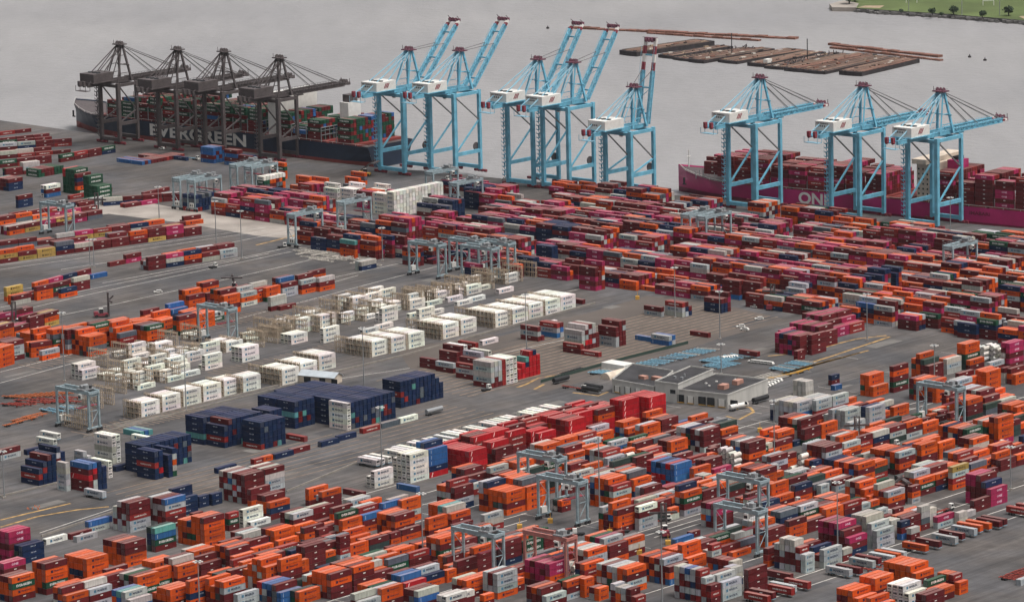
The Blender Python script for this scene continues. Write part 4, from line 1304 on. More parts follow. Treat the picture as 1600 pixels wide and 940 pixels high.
def sts(name, loc, boom, label, group, cm='crane', hh=54, tip=('red', 'white'), house=True, gauge=24, span=21.5, blen=54, logo=True, dark=False):
    """own frame: x along the quay (+ toward the camera's right), y to the water; origin at the near left foot"""
    root = empty(name, loc, ANG - math.pi / 2); tag(root, label, 'quay crane', group)
    G_, S_ = gauge, span; hx = 4.0
    fr = MB()
    for x in (0, S_):
        fr.bar((x, 0, 1.5), (x * 1.0, 0, hh), 2.3, cm, 2.3); fr.bar((x, G_, 1.5), (x, G_, hh), 2.0, cm, 2.0)
        fr.bar((x, 0, 14), (x, G_, 14), 1.5, cm, 2.3); fr.bar((x, 0, hh - 1.5), (x, G_, hh - 1.5), 1.5, cm, 2.0)
        fr.bar((x, 1, 15), (x, G_ - 1, hh - 20), .9, cm, .9); fr.bar((x, G_, hh - 20), (x, 2, hh - 3), .7, 'rope' if not dark else cm, .7)
    for y in (0, G_):
        fr.bar((0, y, 3.2), (S_, y, 3.2), 1.9, cm, 2.2); fr.bar((0, y, hh - 2), (S_, y, hh - 2), 1.5, cm, 2.0)
    o = fr.build('portal_frame', root)
    for k, (x, y) in enumerate(((0, 0), (S_, 0), (0, G_), (S_, G_))):
        bg_ = MB(); 
        for i in range(4):
            xx = x - 4.2 + i * 2.8; bg_.box((xx - 1.1, y - .7, .35), (xx + 1.1, y + .7, 1.8), 'red' if cm != 'rope' else cm); bg_.cyl((xx - .55, y - .35, .45), (xx - .55, y + .35, .45), .42, 'black'); bg_.cyl((xx + .55, y - .35, .45), (xx + .55, y + .35, .45), .42, 'black')
        bg_.build('bogie', root)
    gd = MB(); xm = S_ / 2
    for x in (xm - hx, xm + hx): gd.bar((x, -G_ - 6, hh + .8), (x, G_ + 2, hh + .8), 1.3, cm, 2.4)
    for y in range(int(-G_ - 4), int(G_) + 2, 6): gd.bar((xm - hx, y, hh + .3), (xm + hx, y, hh + .3), .7, cm)
    for x in (xm - hx - 1.3, xm + hx + 1.3):
        gd.bar((x, -G_ - 6, hh + 3.1), (x, G_ + 2, hh + 3.1), .16, 'crane_light' if not dark else cm)
        for y in range(int(-G_ - 6), int(G_) + 2, 3): gd.bar((x, y, hh + 2), (x, y, hh + 3.1), .14, 'crane_light' if not dark else cm)
    gd.build('trolley_girder', root)
    ap = MB(); top = hh + 25
    for s_ in (-1, 1):
        ap.bar((xm + s_ * (hx + 2), G_ - 1, hh), (xm + s_ * 2.2, G_ - 5, top), 1.2, cm); ap.bar((xm + s_ * (hx + 2), G_ - 14, hh), (xm + s_ * 2.2, G_ - 6, top), .8, cm)
        for k in range(1, 4):
            z = hh + k * 6; f = k * 6 / 25; ap.bar((xm + s_ * (hx + 2 - f * (hx - .2)), G_ - 1 - 4 * f, z), (xm + s_ * (hx + 2 - f * (hx - .2)), G_ - 14 + 8 * f, z), .4, cm)
    ap.bar((xm - 6, G_ - 2.8, hh + 11), (xm + 6, G_ - 2.8, hh + 11), .6, cm)
    ap.build('apex_frame', root)
    tp = MB(); tp.box((xm - 4.2, G_ - 8.5, top), (xm + 4.2, G_ - 2.5, top + .7), 'sheave' if not dark else cm)
    for x in (xm - 2.4, xm, xm + 2.4): tp.cyl((x - .3, G_ - 5.5, top + 1.3), (x + .3, G_ - 5.5, top + 1.3), 1.3, 'sheave' if not dark else cm, 10)
    for x in (xm - 3.5, xm + 3.5):
        tp.bar((x, G_ - 8, top + 1.6), (x, G_ - 3, top + 1.6), .15, 'dark_crane'); tp.bar((x, G_ - 7.8, top), (x, G_ - 7.8, top + 3.4), .2, 'dark_crane')
    tp.build('sheave_platform', root)
    st = MB()
    for s_ in (-1, 1):
        for y in (-G_ - 5, -14, -1): st.bar((xm + s_ * 2, G_ - 6, top), (xm + s_ * hx, y, hh + 2), .5, 'crane_light' if not dark else cm)
    st.build('back_stays', root)
    bm = MB(); hy = G_ + 2.5; ca, sa = math.cos(boom), math.sin(boom)
    def bp(x, l, up=0.0): return (x, hy + l * ca - up * sa, hh + 1 + l * sa + up * ca)
    for x in (xm - hx, xm + hx):
        lattice_boom(bm, lambda l, w, u: bp(x + w, l, u), blen * (.62 if len(tip) > 2 else .9), cm)
        if len(tip) > 2:
            for i in range(4): bm.bar(bp(x, blen * (.62 + i * .095)), bp(x, blen * (.62 + (i + 1) * .095)), 1.3, 'red' if i % 2 == 0 else 'white', 2.2, up=(1, 0, 0))
        else:
            bm.bar(bp(x, blen * .9), bp(x, blen * .935), 1.3, 'red' if not dark else cm, 2.2, up=(1, 0, 0)); bm.bar(bp(x, blen * .935), bp(x, blen * .975), 1.3, 'white' if not dark else cm, 2.2, up=(1, 0, 0))
        xo = x + (1.2 if x > xm else -1.2); bm.bar(bp(xo, 0, 2.1), bp(xo, blen * .9, 2.1), .16, 'crane_light' if not dark else cm)
        for i in range(18): bm.bar(bp(xo, i * blen / 20, 1), bp(xo, i * blen / 20, 2.1), .13, 'crane_light' if not dark else cm)
    for f in (.12, .42, .8): bm.bar(bp(xm - hx, blen * f), bp(xm + hx, blen * f), .9, cm); 
    bm.bar(bp(xm - hx - .4, blen * .985), bp(xm + hx + .4, blen * .985), 2.4, 'sheave' if not dark else cm, 2.0)
    for x in (xm - 2.5, xm, xm + 2.5): bm.cyl(bp(x - .4, blen * .97, 1.6), bp(x + .4, blen * .97, 1.6), 1.3, 'sheave' if not dark else cm, 10)
    bm.bar(bp(xm - hx, blen * 1.0, .5), bp(xm - hx, blen * 1.0, 3.4), .3, 'dark_crane'); bm.bar(bp(xm + hx, blen * 1.0, .5), bp(xm + hx, blen * 1.0, 3.4), .3, 'dark_crane')
    bm.bar(bp(xm - hx, blen * .3, .2), bp(xm + hx, blen * .42, .2), .3, cm)
    bm.build('boom', root)
    rp = MB()
    for s_ in (-1, 1):
        for f in (.45, .88) if boom < .3 else (.62,):
            rp.bar((xm + s_ * 2, G_ - 5.5, top), bp(xm + s_ * hx, blen * f, 1.2), .38 if boom < .3 else .3, 'rope' if boom > .3 or f > .5 else 'rope')
            if boom < .3: rp.bar((xm + s_ * 2.4, G_ - 5.5, top), bp(xm + s_ * hx, blen * f - 1.5, 1.2), .2, 'rope')
    rp.build('boom_stays', root)
    if house:
        mh = MB(); mh.box((xm - 7, -20, hh + 2.6), (xm + 7, -2, hh + 8.4), 'white' if not dark else cm); mh.box((xm - 7.6, -21, hh + 2.0), (xm + 7.6, -1, hh + 2.55), cm)
        for x in (xm - 4, xm, xm + 4): mh.cyl((x, -13, hh + 8.4), (x, -13, hh + 8.9), 1.7, 'glass', 12)
        for i, x in enumerate((-5, -3.4, -1.8, -.2)): mh.box((xm + x, -20.08, hh + 5), (xm + x + 1, -20.02, hh + 6), 'dark_crane')
        m_ = mh.build('machinery_house', root)
        if logo:
            lg = MB(); text_on(lg, 'APM TERMINALS', (xm - 6, -20.1, hh + 6.6), (1, 0, 0), (0, 0, 1), 1.0, 9, 'dark_crane')
            lg.build('lettering', m_); lg = MB()
            for i in range(3): lg.bar((xm + 7.06, -13 + i * 1.4, hh + 4.2), (xm + 7.06, -11 + i * 1.4, hh + 7.2), .14, 'red', .7)
            lg.build('emblem', m_)
    cw = MB(); 
    for x in (xm - 3, xm + 1.6): cw.box((x, -G_ - 9, hh + 1), (x + 1.8, -G_ - 7, hh + 4), 'red' if not dark else cm); cw.cyl((x + .9, -G_ - 8.6, hh + 1), (x + .9, -G_ - 7.2, hh + 1), 1.1, 'red' if not dark else cm)
    cw.box((xm - 5, -G_ - 9, hh - 3), (xm + 5, -G_ - 5, hh - 2.7), 'crane_light' if not dark else cm)
    for x in (xm - 5, xm + 5): cw.bar((x, -G_ - 9, hh - 3), (x, -G_ - 9, hh + .8), .25, 'crane_light' if not dark else cm); cw.bar((x, -G_ - 5, hh - 3), (x, -G_ - 5, hh + .8), .25, 'crane_light' if not dark else cm)
    cw.build('rear_sheaves', root)
    sr = MB(); z = 4.0; k = 0
    while z < hh - 4:
        sr.bar((-1.4, -1.0 - (k % 2) * .9, z), (-2.6, -1.0 - ((k + 1) % 2) * .9, z + 2.6), .9, cm, .35)
        sr.box((-3.2, -2.6, z + 2.35), (-1.0, -.2, z + 2.7), cm); sr.bar((-3.15, -2.5, z + 2.6), (-3.15, -2.5, z + 3.7), .18, cm); z += 2.6; k += 1
    sr.build('stair_tower', root)
    cb = MB(); ty = G_ + 9 if boom < .3 else 4; cb.box((xm - 4.6, ty - 2.5, hh - 1.4), (xm + 4.6, ty + 2.5, hh - .6), cm); cb.box((xm + 1.5, ty - 4.2, hh - 4), (xm + 3.7, ty - 2, hh - 1.4), 'white'); cb.box((xm + 1.44, ty - 4.26, hh - 3.4), (xm + 3.76, ty - 3, hh - 2), 'glass')
    cb.build('trolley_cab', root)
    if boom > .3:
        rl = MB(); rl.cyl((S_ - 1.6, G_ - 2.5, 17), (S_ - 1.0, G_ - 2.5, 17), 2.6, 'dark_crane', 14); rl.build('cable_reel', root)
    return root
UPA = math.radians(54)
cr = [('blue quay crane with raised boom, the one furthest behind toward the dark ship', (595, 262), math.radians(47)), ('blue quay crane with raised boom, second from the dark ship stern', (674, 264), math.radians(49)), ('blue quay crane with raised boom, third along and half hidden by its neighbour', (795, 281), UPA),
      ('blue quay crane with raised boom standing just behind the red tipped one', (850, 287), UPA)]
for lb, q, a in cr: sts('quay_crane', G(q[0], q[1], 3).xy.to_3d(), a, lb, 'blue quay cranes with raised booms')
sts('quay_crane', G(947, 297, 3).xy.to_3d(), math.radians(80), 'older shorter blue crane whose near vertical boom is banded red and white', 'blue quay cranes with raised booms', hh=42, tip=('red', 'white', 'red'), gauge=22, blen=54, logo=False, span=21)
for lb, q in (('blue quay crane with lowered boom over the bow of the magenta ship', (1139, 317)), ('blue quay crane with lowered boom, middle one of three over the magenta ship', (1299, 333)), ('blue quay crane with lowered boom, furthest along the magenta ship by its cream bridge', (1419, 344))):
    sts('quay_crane', G(q[0], q[1], 3).xy.to_3d(), math.radians(0), lb, 'blue quay cranes with lowered booms')
for lb, q in (('dark brown quay crane nearest the bow of the navy ship', (160, 222)), ('dark brown quay crane over the first large hull letters', (250, 232)), ('dark brown quay crane over the middle of the lettered hull', (322, 236)), ('dark brown quay crane past the last hull letter', (408, 248))):
    sts('quay_crane', G(*q), 0, lb, 'dark quay cranes at the navy ship', cm='dark_crane', dark=True, logo=False, span=18, hh=42, gauge=17)

# ------------------------------------------------------------------ yard gantry cranes on tyres
def rtg(cm='rtg', hh=18.6, span=22.5, trolley=.78):
    """own frame: x across the container block, y along the lane; origin at the near left leg"""
    root = empty('yard_gantry_crane', (0, 0, 0)); wb = 6.4
    for x in (0, span):
        for y in (0, wb):
            l_ = MB(); l_.bar((x, y, 1.6), (x, y, hh - .4), .85, cm, 1.0); l_.build('leg', root)
        sd_ = MB(); sd_.bar((x, -1.4, 2.1), (x, wb + 1.4, 2.1), .8, cm, .8); sd_.bar((x, 0, hh - .9), (x, wb, hh - .9), .6, cm, .9); sd_.bar((x, 0, 2.1), (x, wb, hh * .55), .28, cm); sd_.bar((x, wb, hh * .55), (x, 0, hh - .9), .2, cm); sd_.bar((x, wb * .05, hh * .55), (x, wb * .95, hh * .55), .25, cm); sd_.build('side_frame', root)
        for y in (-1.2, .9, wb - .9, wb + 1.2):
            w = MB(); w.cyl((x - .35, y, .8), (x + .35, y, .8), .8, 'black', 12); w.build('wheel', root)
    gd = MB()
    for y in (.2, wb - .2): gd.bar((-.8, y, hh + .6), (span + .8, y, hh + .6), .95, cm, 1.7)
    for x in (-.6, span + .6): gd.bar((x, 0, hh + .6), (x, wb, hh + .6), .6, cm, 1.2)
    for y in (-.55, wb + .55):
        gd.bar((0, y, hh + 2.3), (span, y, hh + 2.3), .1, 'steel')
        for i in range(10): gd.bar((i * span / 9, y, hh + 1.3), (i * span / 9, y, hh + 2.3), .09, 'steel')
    gd.build('girder', root)
    t_ = MB(); x = span * trolley; t_.box((x - 2.6, -.4, hh + 1.5), (x + 2.6, wb + .4, hh + 2.0), 'steel'); t_.cyl((x - 1.4, 1, hh + 2.9), (x - 1.4, wb - 1, hh + 2.9), .85, 'steel', 10); t_.box((x, 1.2, hh + 2), (x + 2, 3.4, hh + 3.8), 'steel')
    t_.box((x + .2, 3.7, hh + 2), (x + 2.2, 5, hh + 3.2), 'black'); t_.bar((x - 2.2, .2, hh + 2), (x - 2.2, .2, hh + 3.4), .1, 'white'); t_.build('trolley', root)
    c_ = MB(); c_.box((x - 1, -1.2, hh - 2.6), (x + 1, .7, hh - .3), 'white'); c_.box((x - .9, -1.26, hh - 2.2), (x + .9, -.6, hh - 1), 'glass'); c_.build('cab', root)
    e_ = MB(); e_.box((-1.0, 1.2, 2.6), (.9, 4.6, 5.4), 'white'); e_.box((-1.06, 1.6, 3.2), (-1.0, 2.4, 4.6), 'glass'); e_.box((-1.06, 3.1, 3.2), (-1.0, 3.9, 4.6), 'glass'); e_.build('power_house', root)
    s_ = MB(); zs = hh * .62
    s_.box((x - 1.2, wb / 2 - 6, zs), (x + 1.2, wb / 2 + 6, zs + .35), 'red')
    for yy in (-1.6, 1.6):
        for xx in (-.8, .8): s_.bar((x + xx, wb / 2 + yy, zs + .3), (x + xx, wb / 2 + yy, hh + 1.6), .08, 'rope')
    s_.build('spreader', root)
    ld = MB(); ld.bar((span + .75, .3, 2), (span + .75, .3, hh), .12, 'steel'); ld.bar((span + .75, .8, 2), (span + .75, .8, hh), .12, 'steel')
    for z in range(3, int(hh)): ld.bar((span + .75, .3, z), (span + .75, .8, z), .1, 'steel')
    ld.build('ladder', root)
    return root
proto = rtg(); note_kids(proto)
pred = rtg(cm='pink_rtg', trolley=.82); note_kids(pred)
first = True
RT = [((1118, 858), 0, 'pale blue yard gantry crane in front of an identical one, above the magenta stack'), ((1123, 810), 0, 'pale blue yard gantry crane standing right behind another over dark maroon stacks'), ((842, 811), 0, 'pale blue yard gantry crane on open asphalt behind the slate truck lane and orange stacks'),
      ((811, 774), 0, 'pale blue yard gantry crane partly hidden by the one on open asphalt'), ((709, 895), 0, 'pale blue yard gantry crane beside the faded red one near the lower edge'), ((1434, 661), 0, 'pale blue yard gantry crane alone among orange stacks past the dock building'),
      ((91, 666), 0, 'pale blue yard gantry crane at the end of the reefer racks by red chassis'), ((311, 533), 0, 'pale blue yard gantry crane between the orange stacks and the white reefer racks'), ((65, 366), 0, 'pale blue yard gantry crane over the mustard and maroon rows of the far yard'),
      ((463, 387), 1, 'pale blue yard gantry crane at the corner where the far stacks meet open lanes'), ((540, 367), 1, 'pale blue yard gantry crane over navy stacks one row behind the corner crane'), ((283, 328), 1, 'pale blue yard gantry crane at the very start of the long far stacks'), ((306, 331), 1, 'pale blue yard gantry crane touching the one at the start of the far stacks'),
      ((372, 306), 1, 'pale blue yard gantry crane beside the white reefer pile at the back'), ((395, 309), 1, 'pale blue yard gantry crane second beside the white reefer pile at the back'), ((640, 430), 0, 'pale blue yard gantry crane on open lanes beside a small green container'), ((703, 425), 0, 'pale blue yard gantry crane first of the tight trio above the empty racks'),
      ((722, 436), 0, 'pale blue yard gantry crane middle of the tight trio above the empty racks'), ((748, 428), 0, 'pale blue yard gantry crane last of the tight trio above the empty racks'), ((678, 318), 1, 'pale blue yard gantry crane behind the tall white reefer block by the quay'), ((716, 336), 1, 'pale blue yard gantry crane in front of its neighbour near the quay crane feet'),
      ((1079, 388), 1, 'pale blue yard gantry crane left of a close pair amid magenta stacks'), ((1104, 391), 1, 'pale blue yard gantry crane right of a close pair amid magenta stacks'), ((1489, 440), 1, 'pale blue yard gantry crane among the far stacks below the magenta ship')]
for (q, t, lb) in RT:
    o = proto if first else copy_tree(proto); first = False; g = G(*q)
    o.location = g; o.rotation_euler = (0, 0, ANG - math.pi / 2 if t == 0 else ANG); tag(o, lb, 'gantry crane', 'pale blue yard gantry cranes')
pred.location = G(821, 901); pred.rotation_euler = (0, 0, ANG - math.pi / 2); tag(pred, 'faded red yard gantry crane straddling a magenta stack', 'gantry crane')

# ------------------------------------------------------------------ dock buildings, shed, racks, masts
def building(P0, L0, R0, h, label, doors, vents=(), win=()):
    p, l, r = G(*P0), G(*L0), G(*R0); ex = (p - l).normalized(); wl = (p - l).length; ey = (r - p); wr = ey.length; ey = ey.normalized()
    root = empty('dock_building', l, math.atan2(ex.y, ex.x)); tag(root, label, 'warehouse', 'dock buildings')
    e2 = Vector((ey.dot(ex), ey.dot(Vector((-ex.y, ex.x, 0))), 0)); q = [(0, 0), (wl, 0), (wl + e2.x * wr, e2.y * wr), (e2.x * wr, e2.y * wr)]
    w = MB(); w.prism(q, 0, h, 'wall'); 
    for a, b_ in ((q[0], q[1]), (q[1], q[2]), (q[2], q[3]), (q[3], q[0])):
        w.bar((a[0], a[1], h + .35), (b_[0], b_[1], h + .35), .35, 'wall', .7)
    for i in range(1, int(wl // 6)): w.box((i * 6 - .12, -.1, 0), (i * 6 + .12, -.002, h), 'wall')
    w.build('wall', root)
    rf = MB(); rf.prism([(a * .985 + wl * .0075, b_ * .985 + .2) for a, b_ in q], h + .004, h + .1, 'roof_dark')
    f = rf.build('roof', root)
    for (fx, fy, sx, sy, sz, m) in vents:
        v = MB(); v.box((wl * fx, e2.y * wr * fy, h + .1), (wl * fx + sx, e2.y * wr * fy + sy, h + .1 + sz), m); v.build('rooftop_unit', f)
    for (x, wd, ht, open_) in doors:
        d = MB(); d.box((x, -.3, .9), (x + wd, -.004, .9 + ht), 'glass' if open_ else 'white'); d.box((x - .3, -.45, .5), (x + wd + .3, -.31, .9), 'yellow')
        for xx in (x - .25, x + wd): d.box((xx, -.5, .9), (xx + .25, -.31, .9 + ht), 'black')
        d.build('dock_door', root)
    for (x, z, wd, ht) in win:
        d = MB(); d.box((x, -.05, z), (x + wd, -.003, z + ht), 'glass'); d.box((x - .1, -.09, z - .15), (x + wd + .1, -.052, z), 'steel'); d.build('window', root)
    return root, wl
building((1137, 638.5), (1054, 629), (1200, 614), 6.6, 'pale dock building with black felt roof and a row of open dark dock doors', [(2, 3.4, 3.6, 1), (7.6, 3.2, 3.2, 0), (14, 3.6, 3.8, 1), (19, 3.6, 3.8, 1), (25, 3.6, 3.6, 0), (32, 3.6, 3.8, 1)],
         [(.62, .25, 3.6, 5, 2.2, 'brick'), (.66, .55, 3, 6, 2.2, 'brick'), (.3, .6, 1, 1, .5, 'white'), (.36, .35, .9, .9, .5, 'white'), (.22, .45, 1, 1, .5, 'white'), (.5, .8, 1, 1, .6, 'white')], [(39.5, 3.4, 1.6, 1.2)])
building((1060, 630), (1024, 625), (1115, 606), 9.2, 'taller windowed middle block between the two low dock buildings', [], [(.2, .3, 1.2, 1.2, 1, 'steel'), (.35, .45, .8, .8, 1.4, 'steel'), (.5, .3, 1.2, 1.5, 1, 'steel')], [(9, 4.6, 3.2, 1.9)])
building((1022, 625), (957, 613), (1052, 600), 6.4, 'low dock building with four closed pale doors beside the black tankers', [(2, 3.2, 3, 0), (9, 3.4, 3.4, 0), (16, 3.4, 3.4, 0), (24, 3.6, 3.6, 0)], [(.3, .3, 4, 3, 1.6, 'brick'), (.55, .35, 5, 3, 1.8, 'brick')])
# lean-to on the end of the first building
le = MB(); a = G(1140, 640); 
p, l, r = G(522, 601), G(467, 596), G(538, 596.5); ex = (p - l).normalized(); wl = (p - l).length; wr = (r - p).length * 1.0
sh = empty('shed', l, math.atan2(ex.y, ex.x)); tag(sh, 'small cream shed with a pale blue pitched roof beside the reefer road', 'shed')
w = MB(); w.box((0, 0, 0), (wl, 8, 3.6), 'cream'); w.poly([(0, 0, 3.6), (0, 8, 3.6), (0, 4, 5.4)], 'cream'); w.poly([(wl, 0, 3.6), (wl, 4, 5.4), (wl, 8, 3.6)], 'cream'); w.build('wall', sh)
rf = MB(); rf.hexa([(-.6, -.6, 3.3), (wl + .6, -.6, 3.3), (wl + .6, 4, 5.5), (-.6, 4, 5.5), (-.6, -.6, 3.5), (wl + .6, -.6, 3.5), (wl + .6, 4, 5.7), (-.6, 4, 5.7)], 'roof_metal')
rf.hexa([(-.6, 4.001, 5.5), (wl + .6, 4.001, 5.5), (wl + .6, 8.6, 3.3), (-.6, 8.6, 3.3), (-.6, 4.001, 5.7), (wl + .6, 4.001, 5.7), (wl + .6, 8.6, 3.5), (-.6, 8.6, 3.5)], 'roof_metal'); rf.build('roof', sh)
for x, wd in ((3, 4), (12, 3.5), (19, 3.5)): d = MB(); d.box((x, -.06, .1), (x + wd, -.003, 2.9), 'glass'); d.build('door', sh)

# steel racks beside the refrigerated boxes
def rack_mesh(depth, n):
    mb = MB(); W_ = depth * PIT; H_ = n * HC
    for x in (0, 1.1):
        for i in range(depth + 1): mb.box((x - .13, i * PIT - .13, 0), (x + .13, i * PIT + .13, H_ + .9), 'rack')
        for k in range(n + 1): mb.box((x - .07, 0, k * HC + .05), (x + .07, W_, k * HC + .22), 'rack')
        mb.box((x - .05, 0, H_ + .8), (x + .05, W_, H_ + .9), 'rack')
    for k in range(1, n + 1): mb.box((0, 0, k * HC - .05), (1.1, W_, k * HC + .02), 'rack')
    for i in range(depth): mb.bar((.55, i * PIT, 0), (.55, (i + 1) * PIT, HC), .1, 'rack')
    return mb.mesh('reefer_rack')
RM = {}; rackn = 0
def put_rack(g, depth, n, h, label):
    k = (depth, n)
    if k not in RM: RM[k] = rack_mesh(depth, n)
    o = bpy.data.objects.new('reefer_rack', RM[k]); COL.objects.link(o); o.location = g; o.rotation_euler = (0, 0, h)
    tag(o, label, 'rack', 'reefer racks'); return o
ROWN = ['front']
for i, (g, d, n) in enumerate(RACK):
    put_rack(g, d + (2 if i in (6, 9, 12, 14) else 0), n, ANG, ''); 
for (g, d_, n_) in EMPT: put_rack(g, d_, n_, ANG, '')

# high masts with lamp rings
def mast(h):
    root = empty('light_mast', (0, 0, 0)); p_ = MB(); p_.cyl((0, 0, 0), (0, 0, h), .34, 'steel', 8, .16); p_.box((-.7, -.7, 0), (.7, .7, .8), 'concrete'); p_.build('pole', root)
    l_ = MB(); l_.cyl((0, 0, h - .6), (0, 0, h - .2), 1.0, 'steel', 10)
    for i in range(6):
        a = i * math.pi / 3; l_.box((math.cos(a) * 1.7 - .4, math.sin(a) * 1.7 - .4, h - .7), (math.cos(a) * 1.7 + .4, math.sin(a) * 1.7 + .4, h - .3), 'white'); l_.bar((0, 0, h - .4), (math.cos(a) * 1.7, math.sin(a) * 1.7, h - .5), .12, 'steel')
    l_.build('lamp_head', root); return root
MH = {}
for (x, y, h, lb) in ((249, 346, 22, 'tall light mast on the concrete road edge near the far stacks start'), (338, 383, 27, 'light mast at the end of the mustard and maroon row'), (378, 405, 29, 'light mast on the open lanes past the green and orange row'), (141, 418, 17, 'light mast with red crossbar by the maroon row, first of two'), (147, 418, 17, 'light mast with red crossbar by the maroon row, second of two'),
                      (101, 596, 36, 'light mast between big orange stacks by the open slot markings'), (291, 642, 29, 'light mast on the road in front of the white reefer row'), (569, 606, 31, 'light mast behind the navy blocks beside the shed'), (598, 408, 20, 'light mast in front of the navy and orange far front row'),
                      (661, 874, 29, 'light mast at the end of the orange row near the grey gantry'), (1055, 497, 28, 'light mast by the small grey piles on the striped paving'), (823, 557, 33, 'light mast by the stepped red and teal pile'), (1125, 530, 26, 'light mast on the striped paving beside parked white cars'), (1309, 868, 32, 'light mast in front of the big magenta stack'),
                      (312, 950, 20, 'light mast at the bottom edge among orange stacks'), (1035, 950, 32, 'light mast in front of the small checkered stacks at the bottom'), (937, 797, 33, 'light mast beside the blue and red block'), (1210, 714, 27, 'light mast by the maroon and orange pair near the tank stack'), (1355, 532, 25, 'light mast at the tip of the yellow line by the magenta heap'),
                      (1460, 600, 20, 'light mast over the orange stacks beyond the lone gantry'), (1579, 765, 20, 'light mast beside the magenta stack close to the right edge'), (7, 778, 22, 'light mast at the left edge by the red cones'), (597, 738, 31, 'light mast with double lamp ring by the white reefer trailers'), (1485, 365, 22, 'light mast on the quay behind the orange stacks'), (1127, 585, 16, 'light mast by the blue chassis behind the dock building')):
    if h not in MH:
        o = mast(h); note_kids(o); MH[h] = o
    else: o = copy_tree(MH[h])
    o.location = G(x, y); tag(o, lb, 'light mast', 'high light masts')

# ------------------------------------------------------------------ chassis, tractors, handlers, cars
def chassis(m):
    root = empty('chassis', (0, 0, 0)); f = MB()
    for y in (.75, 1.65): f.box((0, y - .08, 1.0), (12.2, y + .08, 1.3), m)
    for x in (0, 3, 6, 9, 12): f.box((x, .1, 1.05), (x + .2, 2.34, 1.25), m)
    f.box((9.2, .9, .15), (9.4, 1.1, 1.0), m); f.box((9.2, 1.4, .15), (9.4, 1.6, 1.0), m); f.build('frame', root)
    for x in (1.5, 2.8):
        w = MB(); w.cyl((x, .05, .5), (x, .45, .5), .5, 'black', 10); w.cyl((x, 2.0, .5), (x, 2.4, .5), .5, 'black', 10); w.build('wheels', root)
    return root
CHP = {}
def put_chassis(m, loc, rz, lb, grp):
    if m not in CHP: o = chassis(m); note_kids(o); CHP[m] = o
    else: o = copy_tree(CHP[m])
    o.location = loc; o.rotation_euler = (0, 0, rz); tag(o, lb, 'chassis', grp); return o
for i, (g, h, c) in enumerate(TRAILERS):
    put_chassis('chassis_blue' if c != 'R' else 'chassis_red', g, h, '', 'chassis under parked containers')
def low_mesh(m):
    f = MB()
    for y in (.75, 1.65): f.box((0, y - .1, .9), (12.2, y + .1, 1.25), m)
    for x in (0, 2.4, 4.8, 7.2, 9.6, 11.9): f.box((x, .1, .95), (x + .3, 2.34, 1.2), m)
    for x in (1.3, 2.7): f.box((x, .1, .05), (x + .9, 2.3, .9), 'black')
    f.box((9.2, .8, .05), (9.5, 1.6, .9), m)
    return f.mesh('chassis')
ONES = 'zero one two three four five six seven eight nine ten eleven twelve thirteen fourteen fifteen sixteen seventeen eighteen nineteen'.split()
TENS = '- - twenty thirty forty fifty sixty seventy eighty ninety'.split()
def say(n): n = max(0, min(99, round(n))); return ONES[n] if n < 20 else TENS[n // 10] + ('-' + ONES[n % 10] if n % 10 else '')
LM = {}
ORD = 'first second third fourth fifth sixth seventh eighth ninth tenth eleventh twelfth thirteenth fourteenth fifteenth sixteenth seventeenth eighteenth nineteenth twentieth'.split()
def field(x0, y0, x1, y1, rows, n, m, ang, grp, lb, jit=.3, z=0, step=3.0, pitch=13.5):
    """rows of empty chassis parked side by side"""
    a = G(x0, y0); b_ = G(x1, y1); d = (b_ - a).normalized(); ey = Vector((-math.sin(ang), math.cos(ang), 0)); ex = Vector((math.cos(ang), math.sin(ang), 0)); L_ = (b_ - a).length
    for j in range(rows):
        for i in range(n):
            if r_.random() < .1: continue
            m2 = m if m != 'chassis_blue' or r_.random() < .6 else r_.choice(('pallet', 'crane_light', 'steel'))
            if m2 not in LM: LM[m2] = low_mesh(m2)
            o = bpy.data.objects.new('chassis', LM[m2]); COL.objects.link(o)
            p = a + d * (L_ * i / max(1, n - 1)) + (ex if abs(d.dot(ex)) < .5 else ey) * (j * (pitch if abs(d.dot(ex)) < .5 else step)) + Vector((r_.uniform(-jit, jit), r_.uniform(-jit, jit), z)); o.location = p; o.rotation_euler = (0, 0, ang + r_.uniform(-.1, .1)); tag(o, f'{ORD[i]} chassis{" back" if j else ""} from the left in {lb}', 'chassis', grp)
QV = ANG - math.pi / 2
field(993, 571, 1088, 547, 1, 17, 'chassis_blue', QV + .25, 'light blue chassis beside the green fence', 'the long light blue row beside the green fence')
field(918, 585, 957, 577, 1, 9, 'chassis_blue', QV + .25, 'light blue chassis behind the flat white unit', 'the short light blue row by the flat white unit')
field(1080, 578, 1130, 566, 1, 10, 'chassis_blue', QV, 'light blue chassis behind the dock building', 'the nearer light blue row behind the middle building')
field(1092, 566, 1140, 556, 1, 10, 'chassis_blue', QV, 'light blue chassis behind the dock building', 'the further light blue row behind the middle building')
field(1195, 580, 1240, 566, 1, 10, 'chassis_blue', QV, 'light blue chassis on the yellow lined lot', 'the light blue row on the yellow lined lot')
field(1165, 596, 1200, 586, 1, 10, 'pallet', QV, 'pale chassis on the yellow lined lot', 'the bleached row on the yellow lined lot')
for k in range(1): field(1168 + k * 12, 604 - k * 4.5, 1250 + k * 9, 584 - k * 4, 1, 5, 'yellow', ANG, 'yellow chassis on the lined lot', 'the yellow row on the lined lot', pitch=3)
field(3, 622, 80, 616, 1, 9, 'orange', QV + .3, 'orange and red chassis pile', 'the orange row behind the gantry at the racks')
field(0, 634, 92, 628, 1, 10, 'chassis_red', QV + .3, 'orange and red chassis pile', 'the nearer red row of the left chassis pile')
field(20, 628, 105, 622, 1, 8, 'chassis_red', QV + .3, 'orange and red chassis pile', 'the further red row of the left chassis pile')
